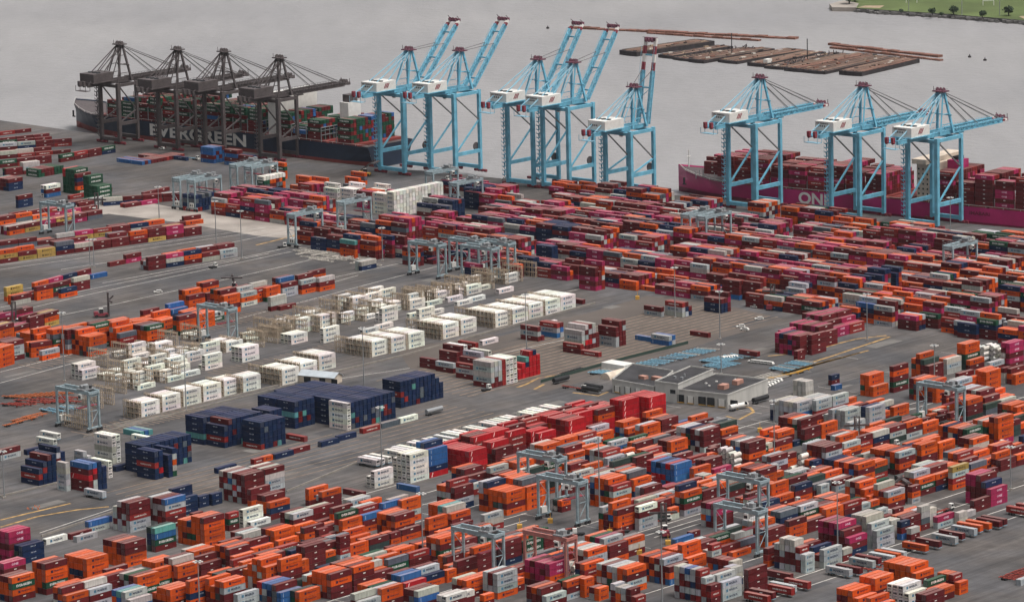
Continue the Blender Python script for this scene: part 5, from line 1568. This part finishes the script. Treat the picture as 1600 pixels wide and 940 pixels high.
field(60, 642, 110, 636, 1, 9, 'chassis_blue', QV, 'blue chassis by the red pile', 'the light blue row beside the red chassis pile')
field(8, 668, 46, 656, 2, 3, 'orange', ANG, 'orange chassis in front of the pile', 'the orange pair of rows before the red pile')
field(1560, 905, 1600, 890, 1, 8, 'chassis_red', QV, 'red chassis at the lower right corner', 'the red row by the lower right corner')
field(1325, 888, 1345, 880, 1, 3, 'chassis_red', QV, 'red chassis between trailers', 'the red trio between grey parked trailers')
field(855, 596, 905, 578, 1, 7, 'black', ANG, 'dark flatbeds by the tankers', 'the dark flatbed row beside the black tankers')
# pale frames strewn on the open lanes
def frame_mesh():
    f = MB(); f.box((0, 0, .1), (11.8, .3, .5), 'pallet'); f.box((0, 2.1, .1), (11.8, 2.4, .5), 'pallet')
    for x in (0, 3.9, 7.8, 11.5): f.box((x, .3, .12), (x + .3, 2.1, .45), 'pallet')
    return f.mesh('flat_frame')
fm_ = frame_mesh()
for i in range(52):
    f = r_.random(); k = r_.random(); x = 455 + f * 115; y = 394 + f * 14 + (k - .5) * 16
    o = bpy.data.objects.new('flat_frame', fm_); COL.objects.link(o); o.location = G(x, y) + Vector((0, 0, r_.choice((0, 0, .5, 1)))); o.rotation_euler = (0, 0, QV + r_.choice((0, 0, .25, -.2, 1.57))); tag(o, 'bleached flat steel frame lying in the strewn heap on the open lanes', 'frame', 'bleached flat frames on the open lanes')

def car(body):
    root = empty('parked_car', (0, 0, 0)); b = MB(); b.box((0, 0, .35), (4.7, 1.85, .95), body); b.hexa([(1.0, .08, .95), (4.4, .08, .95), (4.4, 1.77, .95), (1.0, 1.77, .95), (1.6, .2, 1.6), (4.1, .2, 1.6), (4.1, 1.65, 1.6), (1.6, 1.65, 1.6)], body); b.build('body', root)
    g = MB(); g.hexa([(1.25, .05, 1.0), (4.2, .05, 1.0), (4.2, .12, 1.0), (1.25, .12, 1.0), (1.7, .14, 1.5), (4.0, .14, 1.5), (4.0, .2, 1.5), (1.7, .2, 1.5)], 'glass'); g.hexa([(.98, .2, .98), (1.1, .2, .98), (1.1, 1.65, .98), (.98, 1.65, .98), (1.5, .28, 1.52), (1.6, .28, 1.52), (1.6, 1.57, 1.52), (1.5, 1.57, 1.52)], 'glass'); g.build('windows', root)
    for x in (.9, 3.7):
        for y in (0, 1.6): w = MB(); w.cyl((x, y, .34), (x, y + .25, .34), .34, 'black', 10); w.build('wheel', root)
    return root
cp = car('white'); note_kids(cp); first = True
for (x, y, a, lb) in ((248, 233, 0, 'white car driving on the quay in front of the navy ship'), (1172, 480, 0, 'white car on open asphalt below the far stacks'), (1156, 516, .3, 'white car nearest the faded parking marks'), (1180, 500, .9, 'white car furthest along the faded parking marks'), (1151, 512, .9, 'white car with its nose to the faded parking marks'), (241, 458, 1, 'white car parked on the roof line of the orange stacks lane'), (783, 281, 0, 'white car on the quay between the crane feet')):
    o = cp if first else copy_tree(cp); first = False; o.location = G(x, y); o.rotation_euler = (0, 0, QV + a); tag(o, lb, 'car', 'white cars')
for i in range(24):
    if i % 4 == 3: continue
    row = ((1168, 566, 1203, 570), (1120, 561, 1145, 558), (1185, 606, 1215, 592), (1150, 655, 1200, 640))[i % 4]; f = (i // 4) / 6.5
    o = copy_tree(cp); x, y = row[0] + (row[2] - row[0]) * f, row[1] + (row[3] - row[1]) * f; o.location = G(x, y); o.rotation_euler = (0, 0, QV + .2 + r_.uniform(-.1, .1)); o['label'] = f"{ORD[i // 4]} white car from the left in the row {('behind the dark piles', 'behind the middle building', 'beside the yellow lines', 'in front of the end wall')[i % 4]}"; o['category'] = 'car'; o['group'] = 'white cars parked round the dock buildings'
def tractor():
    root = empty('yard_tractor', (0, 0, 0)); b = MB(); b.box((0, 0, .6), (5.4, 2.4, 1.1), 'black'); b.box((5.0, .1, .6), (5.6, 2.3, 1.5), 'white'); b.build('body', root)
    c = MB(); c.box((3.4, .3, 1.1), (5.2, 1.9, 3.1), 'white'); c.box((5.2, .4, 1.9), (5.26, 1.8, 2.9), 'glass'); c.box((3.6, .24, 1.9), (5.0, .3, 2.8), 'glass'); c.build('cab', root)
    for x in (1.0, 4.2):
        for y in (0, 2.0): w = MB(); w.cyl((x, y, .52), (x, y + .4, .52), .52, 'black', 10); w.build('wheel', root)
    return root
tp_ = tractor(); note_kids(tp_); first = True
for (x, y, a, lb) in ((913, 834, 3.1, 'white cabbed yard tractor in front of the orange and white striped stack'), (983, 830, 3.1, 'white cabbed yard tractor pulling a red flatbed below orange stacks'), (1030, 815, 0, 'white cabbed yard tractor beside the dark container handler'), (434, 388, 0, 'small yard tractor with a white board at the corner of the lanes'), (1270, 742, 1, 'yard tractor behind the tank containers'), (1325, 756, 1, 'yard tractor by the lone pale small container'), (980, 866, 0, 'yard tractor half hidden behind stacked grey roofs')):
    o = tp_ if first else copy_tree(tp_); first = False; o.location = G(x, y); o.rotation_euler = (0, 0, QV + a + .9); tag(o, lb, 'yard tractor', 'yard tractors')
put_chassis('chassis_red', G(897, 827), ANG + 2.8, 'red flatbed behind the tractor in front of the striped stack', None); put_chassis('chassis_red', G(1003, 826), ANG, 'red flatbed behind the tractor below orange stacks', None)
for i, (x, y, u_) in enumerate(((757, 612, 1), (560, 652, 1), (700, 405, 1), (430, 470, 1), (250, 500, 1), (1050, 690, 1), (1395, 700, 1), (1240, 790, 1), (770, 850, 1), (560, 862, 1), (1480, 800, 1), (1560, 700, 1), (330, 420, 1), (900, 610, 0), (300, 250, 0), (690, 282, 0), (1260, 330, 0), (1440, 365, 0))):
    o = copy_tree(tp_); o.location = G(x, y); o.rotation_euler = (0, 0, ANG if u_ else QV); tag(o, f"white cabbed yard tractor alone on its lane, {say(x / 16)} percent across and {say(y / 9.4)} down the photo", 'yard tractor', 'yard tractors')
    if i % 3: put_chassis(('orange', 'chassis_red', 'chassis_blue')[i % 3], o.location - (Ud if u_ else Vd) * 10, ANG if u_ else QV, f"empty chassis behind a lone tractor, {say(x / 16)} percent across and {say(y / 9.4)} down the photo", 'chassis under parked containers')
def handler(m, boom):
    root = empty('container_handler', (0, 0, 0)); b = MB(); b.box((0, .3, .9), (7.6, 3.5, 2.2), m); b.box((0, .5, 2.2), (2.2, 3.3, 3.2), m); b.build('body', root)
    c = MB(); c.box((3.0, 1.0, 2.2), (5.0, 2.8, 4.6), 'glass'); c.box((2.9, .9, 4.6), (5.1, 2.9, 4.8), 'white'); c.build('cab', root)
    for x in (1.2, 6.6):
        for y in (0, 3.0): w = MB(); w.cyl((x, y, .85), (x, y + .8, .85), .85, 'black', 12); w.build('wheel', root)
    a = MB()
    if boom: a.bar((1.0, 1.9, 3.4), (11, 1.9, 10.5), 1.0, 'dark_crane'); a.box((10.4, -4.2, 8.6), (12.4, 8.0, 9.3), 'dark_crane'); a.bar((3.5, 1.9, 2.4), (6.5, 1.9, 6.8), .5, 'steel')
    else:
        for y in (.7, 2.9): a.box((7.7, y - .3, .4), (8.4, y + .3, 13.5), 'dark_crane')
        for z in (3, 8, 13): a.box((7.8, .7, z), (8.3, 2.9, z + .5), 'dark_crane')
        a.box((8.5, -4.2, 8.6), (9.4, 7.8, 9.5), 'dark_crane'); a.bar((8.4, 1.8, 9), (11, 1.8, 11.5), .8, 'dark_crane')
    a.build('boom' if boom else 'lifting_mast', root); return root
for (x, y, k, m, a, lb) in ((1048, 840, 0, 'red', 2.4, 'red and black container handler with upright mast beside a lone blue container'), (1350, 700, 0, 'black', 2.4, 'black container handler with tall mast between grey and orange stacks'), (148, 497, 0, 'red', 1, 'container handler with black mast behind the orange stacks on the lanes'), (40, 512, 0, 'black', 3, 'large black container handler in the cluster at the left'), (362, 452, 1, 'red', -.9, 'reach stacker with its black boom raised over the orange stacks'),
                            (1207, 486, 0, 'red', 2, 'red container handler at the edge of the magenta stacks'), (1376, 785, 1, 'black', 1, 'black reach stacker in the lane behind maroon stacks'), (148, 338, 0, 'dark_crane', 2, 'dark container handler over the orange row in the far yard'), (1236, 530, 1, 'black', 1, 'black reach stacker on top of the magenta heap edge'), (560, 275, 1, 'yellow', .4, 'mobile crane with raised dark boom near the navy ship stern')):
    o = handler(m, k); o.location = G(x, y); o.rotation_euler = (0, 0, QV + a); tag(o, lb, 'container handler', 'container handlers')
def tanker(m):
    root = empty('tanker_trailer', (0, 0, 0)); t = MB(); t.cyl((0, 1.2, 2.1), (11, 1.2, 2.1), 1.15, m, 12); t.build('tank', root)
    f = MB(); f.box((0, .5, .8), (11.4, 1.9, 1.05), 'steel'); 
    f.build('frame', root)
    for x in (1, 2.3): w = MB(); w.cyl((x, 0, .5), (x, 2.4, .5), .5, 'black', 10); w.build('wheels', root)
    return root
for (x, y, m, a, lb) in ((908, 612, 'black', 0, 'long black tanker trailer in front of the low dock building'), (912, 608, 'black', 0, 'black tanker trailer second in line by the low dock building'), (868, 601, 'black', 1.57, 'black tanker trailer at the road corner'), (1143, 643, 'white', 1.4, 'white road tanker parked at the corner of the dock building'), (1180, 632, 'black', 1.57, 'grey black tanker trailer by the end wall of the dock building'), (1030, 624, 'white', 0, 'white round tank trailer parked by the dock doors'), (669, 650, 'steel', 1.57, 'silver tanker trailer parked on the road past the navy blocks'), (1118, 662, 'steel', .1, 'silver tanker trailer behind the maroon stacks')):
    o = tanker(m); o.location = G(x, y); o.rotation_euler = (0, 0, QV + a); tag(o, lb, 'tanker trailer', 'tanker trailers')
# low white unit and rounded tent behind the dock buildings, green fence, concrete walls
o = MB(); o.box((0, 0, .3), (15, 8, 3.6), 'white'); o.box((-.1, -.1, 3.6), (15.1, 8.1, 3.8), 'white'); o = o.build('storage_unit', None, G(940, 577), QV); tag(o, 'long low white storage unit beside the blue chassis', 'storage unit')
o = MB(); o.cyl((0, 4, .1), (15, 4, .1), 3.2, 'cream', 20); o = o.build('fabric_shelter', None, G(955, 594), ANG); tag(o, 'rounded white fabric shelter next to the low dock building', 'shelter')
def wall_line(name, px, h, t, m, lb, cat, grp=None, posts=None):
    c = [G(*q) for q in px]; mb = MB()
    for a, b_ in zip(c, c[1:]): mb.bar(a + Vector((0, 0, h / 2)), b_ + Vector((0, 0, h / 2)), t, m, h)
    o = mb.build(name); tag(o, lb, cat, grp); return o
M['fence_green'] = mat('dark_green_fence_mesh', (0.03, 0.055, 0.045), 0.8)
M['wall_grey'] = mat('grey_kerb_concrete', (0.24, 0.215, 0.19), 0.85, var=.2)
wall_line('fence', [(845, 598), (920, 577), (975, 562), (1075, 537)], 1.6, .2, 'fence_green', 'dark green screened fence running past the blue chassis', 'fence')
wall_line('barrier', [(165, 668), (400, 611), (630, 556), (930, 474)], .9, .5, 'wall_grey', 'long low concrete barrier along the road in front of the reefers', 'barrier')
wall_line('barrier', [(130, 683), (300, 640), (460, 600)], .7, .4, 'wall_grey', 'shorter concrete barrier on the shed end of the reefer road', 'barrier')
wall_line('barrier', [(0, 776), (80, 757), (100, 752)], .8, .5, 'wall_grey', 'concrete barrier at the left edge beside the navy stack', 'barrier')
wall_line('barrier', [(65, 838), (178, 800)], .9, .5, 'wall_grey', 'pale barrier line behind the white and red boxes lower left', 'barrier')
wall_line('barrier', [(448, 768), (560, 722), (720, 668)], .8, .5, 'wall_grey', 'barrier along the road in front of the white reefer trailers', 'barrier')

# ------------------------------------------------------------------ barges and timber booms in the bay, far bank details
BG = []
for i, (a, b_, w_, z, lb) in enumerate((((993, 89), (1118, 71), 20, 3.6, 'black sided barge deck apart from the rest, nearest the red tipped boom'), ((1052, 93), (1147, 77), 17, 2.4, 'low brown barge second from the crane end of the group'), ((1075, 97), (1192, 80), 19, 2.0, 'brown barge third from the crane end'), ((1098, 100), (1212, 81), 16, 2.6, 'rusty barge with a thin mast, fourth in the group'),
                                        ((1150, 101), (1262, 82), 20, 2.2, 'brown barge left of the group middle'), ((1198, 106), (1292, 86), 19, 2.6, 'brown barge with a small white hut'), ((1222, 110), (1330, 88), 18, 2.2, 'dark barge heaped with grey scrap'), ((1255, 114), (1372, 90), 19, 2.7, 'barge with red brown deck in the right half'), ((1288, 117), (1402, 93), 20, 2.3, 'plank decked barge second from the free end'), ((1345, 120), (1438, 98), 20, 3.2, 'last barge at the free end with planked deck'))):
    p = G(*a, -2.6); q = G(*b_, -2.6); d = (q - p); L_ = d.length
    root = empty('barge', p, math.atan2(d.y, d.x)); tag(root, lb, 'barge', 'moored barges')
    h_ = MB(); h_.prism([(1.2, 0), (L_ - 1, 0), (L_, w_ / 2), (L_ - 1, w_), (1.2, w_), (0, w_ / 2)], -.6, z, 'hull_dark'); h_.build('hull', root)
    dk = MB()
    for k in range(int(L_ / 7)): h0 = r_.uniform(0, w_ * .8); dk.box((2 + k * 7, h0, z + .2), (2 + k * 7 + r_.uniform(1, 6), h0 + r_.uniform(.6, 2.4), z + r_.uniform(.4, 1.3)), r_.choice(('pallet', 'rust', 'hull_dark', 'deck', 'sandpatch')))
    for k in range(int(w_ / 1.1)): dk.box((1.5 + r_.uniform(0, 3), .5 + k * 1.05, z + .002), (L_ - 1.5 - r_.uniform(0, 5), .5 + k * 1.05 + .85, z + .12 + r_.uniform(0, .35)), r_.choice(('deck', 'deck', 'rust', 'tanline', 'hull_dark')))
    dk.build('deck', root)
    if i in (3, 6): m_ = MB(); m_.bar((L_ * .5, w_ / 2, z), (L_ * .5, w_ / 2, z + 16), .5, 'black'); m_.build('mast', root)
    if i == 5: m_ = MB(); m_.box((4, 2, z), (10, 6, z + 3), 'white'); m_.build('hut', root)
    if i in (6, 2):
        m_ = MB()
        for k in range(40): x = r_.uniform(4, L_ - 4); y = r_.uniform(2, w_ - 2); m_.bar((x, y, z), (x + r_.uniform(-4, 4), y + r_.uniform(-2, 2), z + r_.uniform(.5, 3.5)), .5, 'dark_crane')
        m_.build('scrap_heap', root)
for (a, b_, w_, lb) in (((887, 45), (1258, 63), 7, 'long brown floating timber boom passing behind the crane tips'), ((1010, 53), (1200, 66), 4, 'shorter brown timber boom just in front of the long one'), ((1293, 71), (1480, 92), 6, 'brown timber boom beyond the barge group, far side'), ((1296, 76), (1478, 97), 4, 'brown timber boom beyond the barge group, near side')):
    p = G(*a, -2.6); q = G(*b_, -2.6); d = q - p; o = MB(); n_ = int(d.length / 9)
    for k in range(n_): o.box((k * 9, r_.uniform(0, .5), -.3), (k * 9 + 8.5, w_ + r_.uniform(-.5, .5), 1.0 + r_.uniform(0, .9)), 'rust')
    o = o.build('timber_boom', None, p, math.atan2(d.y, d.x)); tag(o, lb, 'timber boom', 'timber booms')
for (x, y, lb) in ((856, 45, 'small dark buoy left of the long timber boom'), (1515, 90, 'small dark buoy off the end of the timber booms, nearer the bank'), (1539, 95, 'small dark buoy furthest from the barges')):
    o = MB(); o.cyl((0, 0, -.3), (0, 0, 1.2), 1.3, 'hull_dark', 10); o.cyl((0, 0, 1.2), (0, 0, 2.6), .5, 'hull_dark', 8, .2); o = o.build('buoy', None, G(x, y, -2.6)); tag(o, lb, 'buoy', 'buoys')
def bush(x, y, s_, lb):
    root = empty('tree', G(x, y, .5)); tag(root, lb, 'tree', 'trees on the far bank'); t = MB(); t.cyl((0, 0, 0), (0, 0, s_ * .8), s_ * .09, 'hull_dark', 6, s_ * .04); t.build('trunk', root)
    c = MB(); rr = random.Random(int(x))
    for k in range(420):
        u_ = rr.uniform(-1, 1); a = rr.uniform(0, 6.28); rad = s_ * .62 * rr.uniform(.45, 1) * (1 + .25 * math.sin(a * 3 + x)); q = math.sqrt(1 - u_ * u_); p = Vector((math.cos(a) * q * rad, math.sin(a) * q * rad, s_ * .75 + u_ * rad * .7)); e1 = Vector((rr.uniform(-1, 1), rr.uniform(-1, 1), rr.uniform(-1, 1))).normalized() * s_ * .11; e2 = e1.cross(Vector((rr.uniform(-1, 1), rr.uniform(-1, 1), 1))).normalized() * s_ * .09
        c.poly([p - e1, p - e2, p + e1, p + e2], 'leaf')
    c.build('crown', root)
for (x, y, s_, lb) in ((1327, 7, 9, 'larger dark tree at the pier end of the far bank'), (1336, 3, 8, 'second tree behind the one by the pier'), (1457, 24, 5, 'small bush on the middle of the far bank edge'), (1490, 23, 6, 'bush pair clump on the far bank edge'), (1535, 28, 5, 'low bush nearer the right on the far bank edge'), (1576, 25, 7, 'round dark tree by itself near the right end of the bank'), (1471, 26, 3, 'tiny bush between two clumps on the bank edge'), (1408, 21, 3, 'tiny bush near the bare patch on the bank')):
    bush(x, y, s_, lb)
sheet('bare_ground', [G(x, y, .6) for x, y in ((1340, 12), (1352, 9), (1382, 9), (1375, 13))], .65, 'sandpatch')
sheet('bare_ground', [G(x, y, .6) for x, y in ((1592, 26), (1600, 25), (1620, 30), (1605, 32))], .65, 'sandpatch')
for (x, y, lb) in ((1416, 5, 'white goal frame on the far grass field'), (1536, 9, 'white goal frame nearer the tall poles on the grass')):
    o = MB(); o.bar((0, 0, 0), (0, 0, 8), .5, 'white'); o.bar((9, 0, 0), (9, 0, 8), .5, 'white'); o.bar((0, 0, 4), (9, 0, 4), .5, 'white'); o = o.build('goal_posts', None, G(x, y, .6), 0); tag(o, lb, 'goal posts', 'goal posts')
for (x, y, lb) in ((1420, 18, 'thin tall pole on the bank left of the others'), (1503, 25, 'thin tall pole in the middle of the bank'), (1562, 25, 'thin tall pole on the bank near the round tree')):
    o = MB(); o.cyl((0, 0, 0), (0, 0, 22), .3, 'steel', 6); o.box((-1, -.3, 21), (1, .3, 21.6), 'steel'); o = o.build('lamp_pole', None, G(x, y, .6), 0); tag(o, lb, 'pole', 'poles on the far bank')
# cones and small yard clutter
cn = MB(); cn.box((-.25, -.25, 0), (.25, .25, .05), 'orange'); cn.cyl((0, 0, .05), (0, 0, .9), .22, 'orange', 8, .05); cn = cn.mesh('traffic_cone')
for i in range(9):
    o = bpy.data.objects.new('traffic_cone', cn); COL.objects.link(o); o.location = G(40 + r_.uniform(0, 22), 796 + r_.uniform(-5, 3)); o.scale = (1.1,) * 3; tag(o, 'orange traffic cone in the loose cluster beside the yellow road line', 'traffic cone', 'orange cones by the yellow line')
bl = MB(); bl.box((0, 0, 0), (2.2, 2.2, 1.8), 'yellow'); bl.bar((1.1, 1.1, 1.8), (1.1, 1.1, 4.5), .2, 'yellow'); bl = bl.mesh('light_tower')
for (x, y, lb) in ((856, 817, 'yellow box by the foot of the grey gantry on open asphalt'), (808, 826, 'yellow box in front of the long orange row'), (949, 834, 'yellow box beside the first yard tractor'), (995, 866, 'yellow box in the lane behind the small mast'), (1228, 880, 'yellow box at the foot of the checkered stack'), (1184, 675, 'yellow box on the lane past the dock building'), (1040, 851, 'yellow box below the red container handler'), (993, 468, 'yellow box at the end of the reefer road')):
    o = bpy.data.objects.new('yellow_bollard_box', bl); COL.objects.link(o); o.location = G(x, y); tag(o, lb, 'yellow box', 'yellow boxes at lane ends')

# ------------------------------------------------------------------ labels that single each thing out
LMK = [('the red gantry crane', 860, 850), ('the lower grey gantry crane', 745, 850), ('the twin gantry cranes', 1160, 800), ('the gantry on open asphalt', 880, 780), ('the magenta block', 1320, 840), ('the blue block', 1045, 730), ('the dock building', 1090, 620), ('the bright red blocks', 850, 670),
       ('the lone gantry crane', 1470, 640), ('the parked trailer row', 1500, 830), ('the far gantry pair', 1095, 360), ('the white reefer tower', 640, 730), ('the navy blocks', 500, 640), ('the left navy stack', 60, 730), ('the road corner', 60, 820), ('the lower left corner', 20, 920), ('the reefer racks', 400, 570),
       ('the tank containers', 1150, 710), ('the bottom mast', 1035, 880), ('the lower right corner', 1560, 920), ('the checkered block', 1100, 880), ('the open gap', 600, 840), ('the teal topped stack', 250, 830), ('the upright white reefers', 395, 800), ('the upright maroon wall', 520, 850), ('the magenta stack by the trailers', 1560, 760)]
USED = {}
for ob, b in INDIV:
    c, L, p, h, bid, j, t, flip, n = b
    ex = Vector((math.cos(h), math.sin(h), 0)); ctr = p + ex * L / 2 + Vector((0, 0, HC)); x, y = PX(ctr)
    nb = min(LMK, key=lambda k: (k[1] - x) ** 2 + (2 * (k[2] - y)) ** 2)
    tier = 'sole tier' if n == 1 else ('top tier' if t == n - 1 else ('ground tier' if t == 0 else ('second tier' if t == 1 else ('third tier' if t == 2 else 'fourth tier'))))
    kind = {'o': 'orange lettered', 'm': 'maroon tagged', 'r': 'red slashed', 'R': 'brick-red lettered', 'w': 'grey lettered', 'W': 'white refrigerated', 'n': 'navy', 'b': 'blue', 'g': 'green white-lettered', 't': 'teal', 'p': 'magenta', 'y': 'mustard', 'x': 'slate', 's': 'pale grey', 'k': 'dark green', 'T': 'white tank'}[c]
    od = ('front', 'second', 'third', 'fourth', 'fifth', 'sixth', 'seventh', 'eighth', 'ninth', 'tenth', 'eleventh', 'twelfth')[min(j, 11)]
    lb = f"{'half-length ' if L < 7 else ''}{kind} container, {tier}, {od} column, {say(x / 16)} percent across and {say(y / 9.4)} down the photo"
    USED.setdefault(lb, []).append((x, ob))
    tag(ob, lb, 'shipping container' if c != 'T' else 'tank container', 'shipping containers in the near yard')
for lb, lst in USED.items():
    if len(lst) > 1:
        lst.sort(key=lambda q: q[0])
        for (x, ob), w in zip(lst, ('leftmost', 'next right', 'third right', 'fourth right')): ob['label'] = lb + ', ' + w
for o in [o for o in COL.objects if o.parent is None and not o.get('label') and o.get('category')]:
    x, y = PX(o.location)
    base = 'rusty cream steel rack for refrigerated boxes' if o['category'] == 'rack' else 'wheeled chassis carrying a parked container'
    o['label'] = f"{base}, {say(x / 16)} percent across and {say(y / 9.4)} down the photo"

SEEN_L = {}
for o in [o for o in COL.objects if o.parent is None and o.get('category') in ('frame', 'rack', 'chassis')]:
    x, y = PX(o.location)
    if o['category'] == 'frame': o['label'] = f"bleached flat steel frame in the strewn heap, {say(x / 16)} percent across and {say(y / 9.4)} down the photo"
    SEEN_L.setdefault(o['label'], []).append((x, o))
for lb, lst in SEEN_L.items():
    if len(lst) > 1:
        lst.sort(key=lambda q: q[0])
        for (x, o), w in zip(lst, ('leftmost', 'next', 'third', 'fourth', 'fifth', 'sixth', 'seventh', 'eighth')): o['label'] = w + ' ' + lb.replace(' and ', ', ').replace(' the photo', '')

# ------------------------------------------------------------------ thin haze over the bay
hz = MB(); hz.box((-4100, -1700, -6), (4100, 8100, 470), 'concrete'); hz.mats = []; hz = hz.build('haze'); hz['kind'] = 'stuff'; hz['label'] = 'thin pale haze hanging over the port and bay'
hm = bpy.data.materials.new('haze'); hm.use_nodes = True; hm.node_tree.nodes.clear()
ou = hm.node_tree.nodes.new('ShaderNodeOutputMaterial'); pv = hm.node_tree.nodes.new('ShaderNodeVolumePrincipled'); pv.inputs['Color'].default_value = (0.93, 0.95, 1, 1); pv.inputs['Density'].default_value = 0.8e-5
hm.node_tree.links.new(pv.outputs[0], ou.inputs['Volume']); hz.data.materials.append(hm)
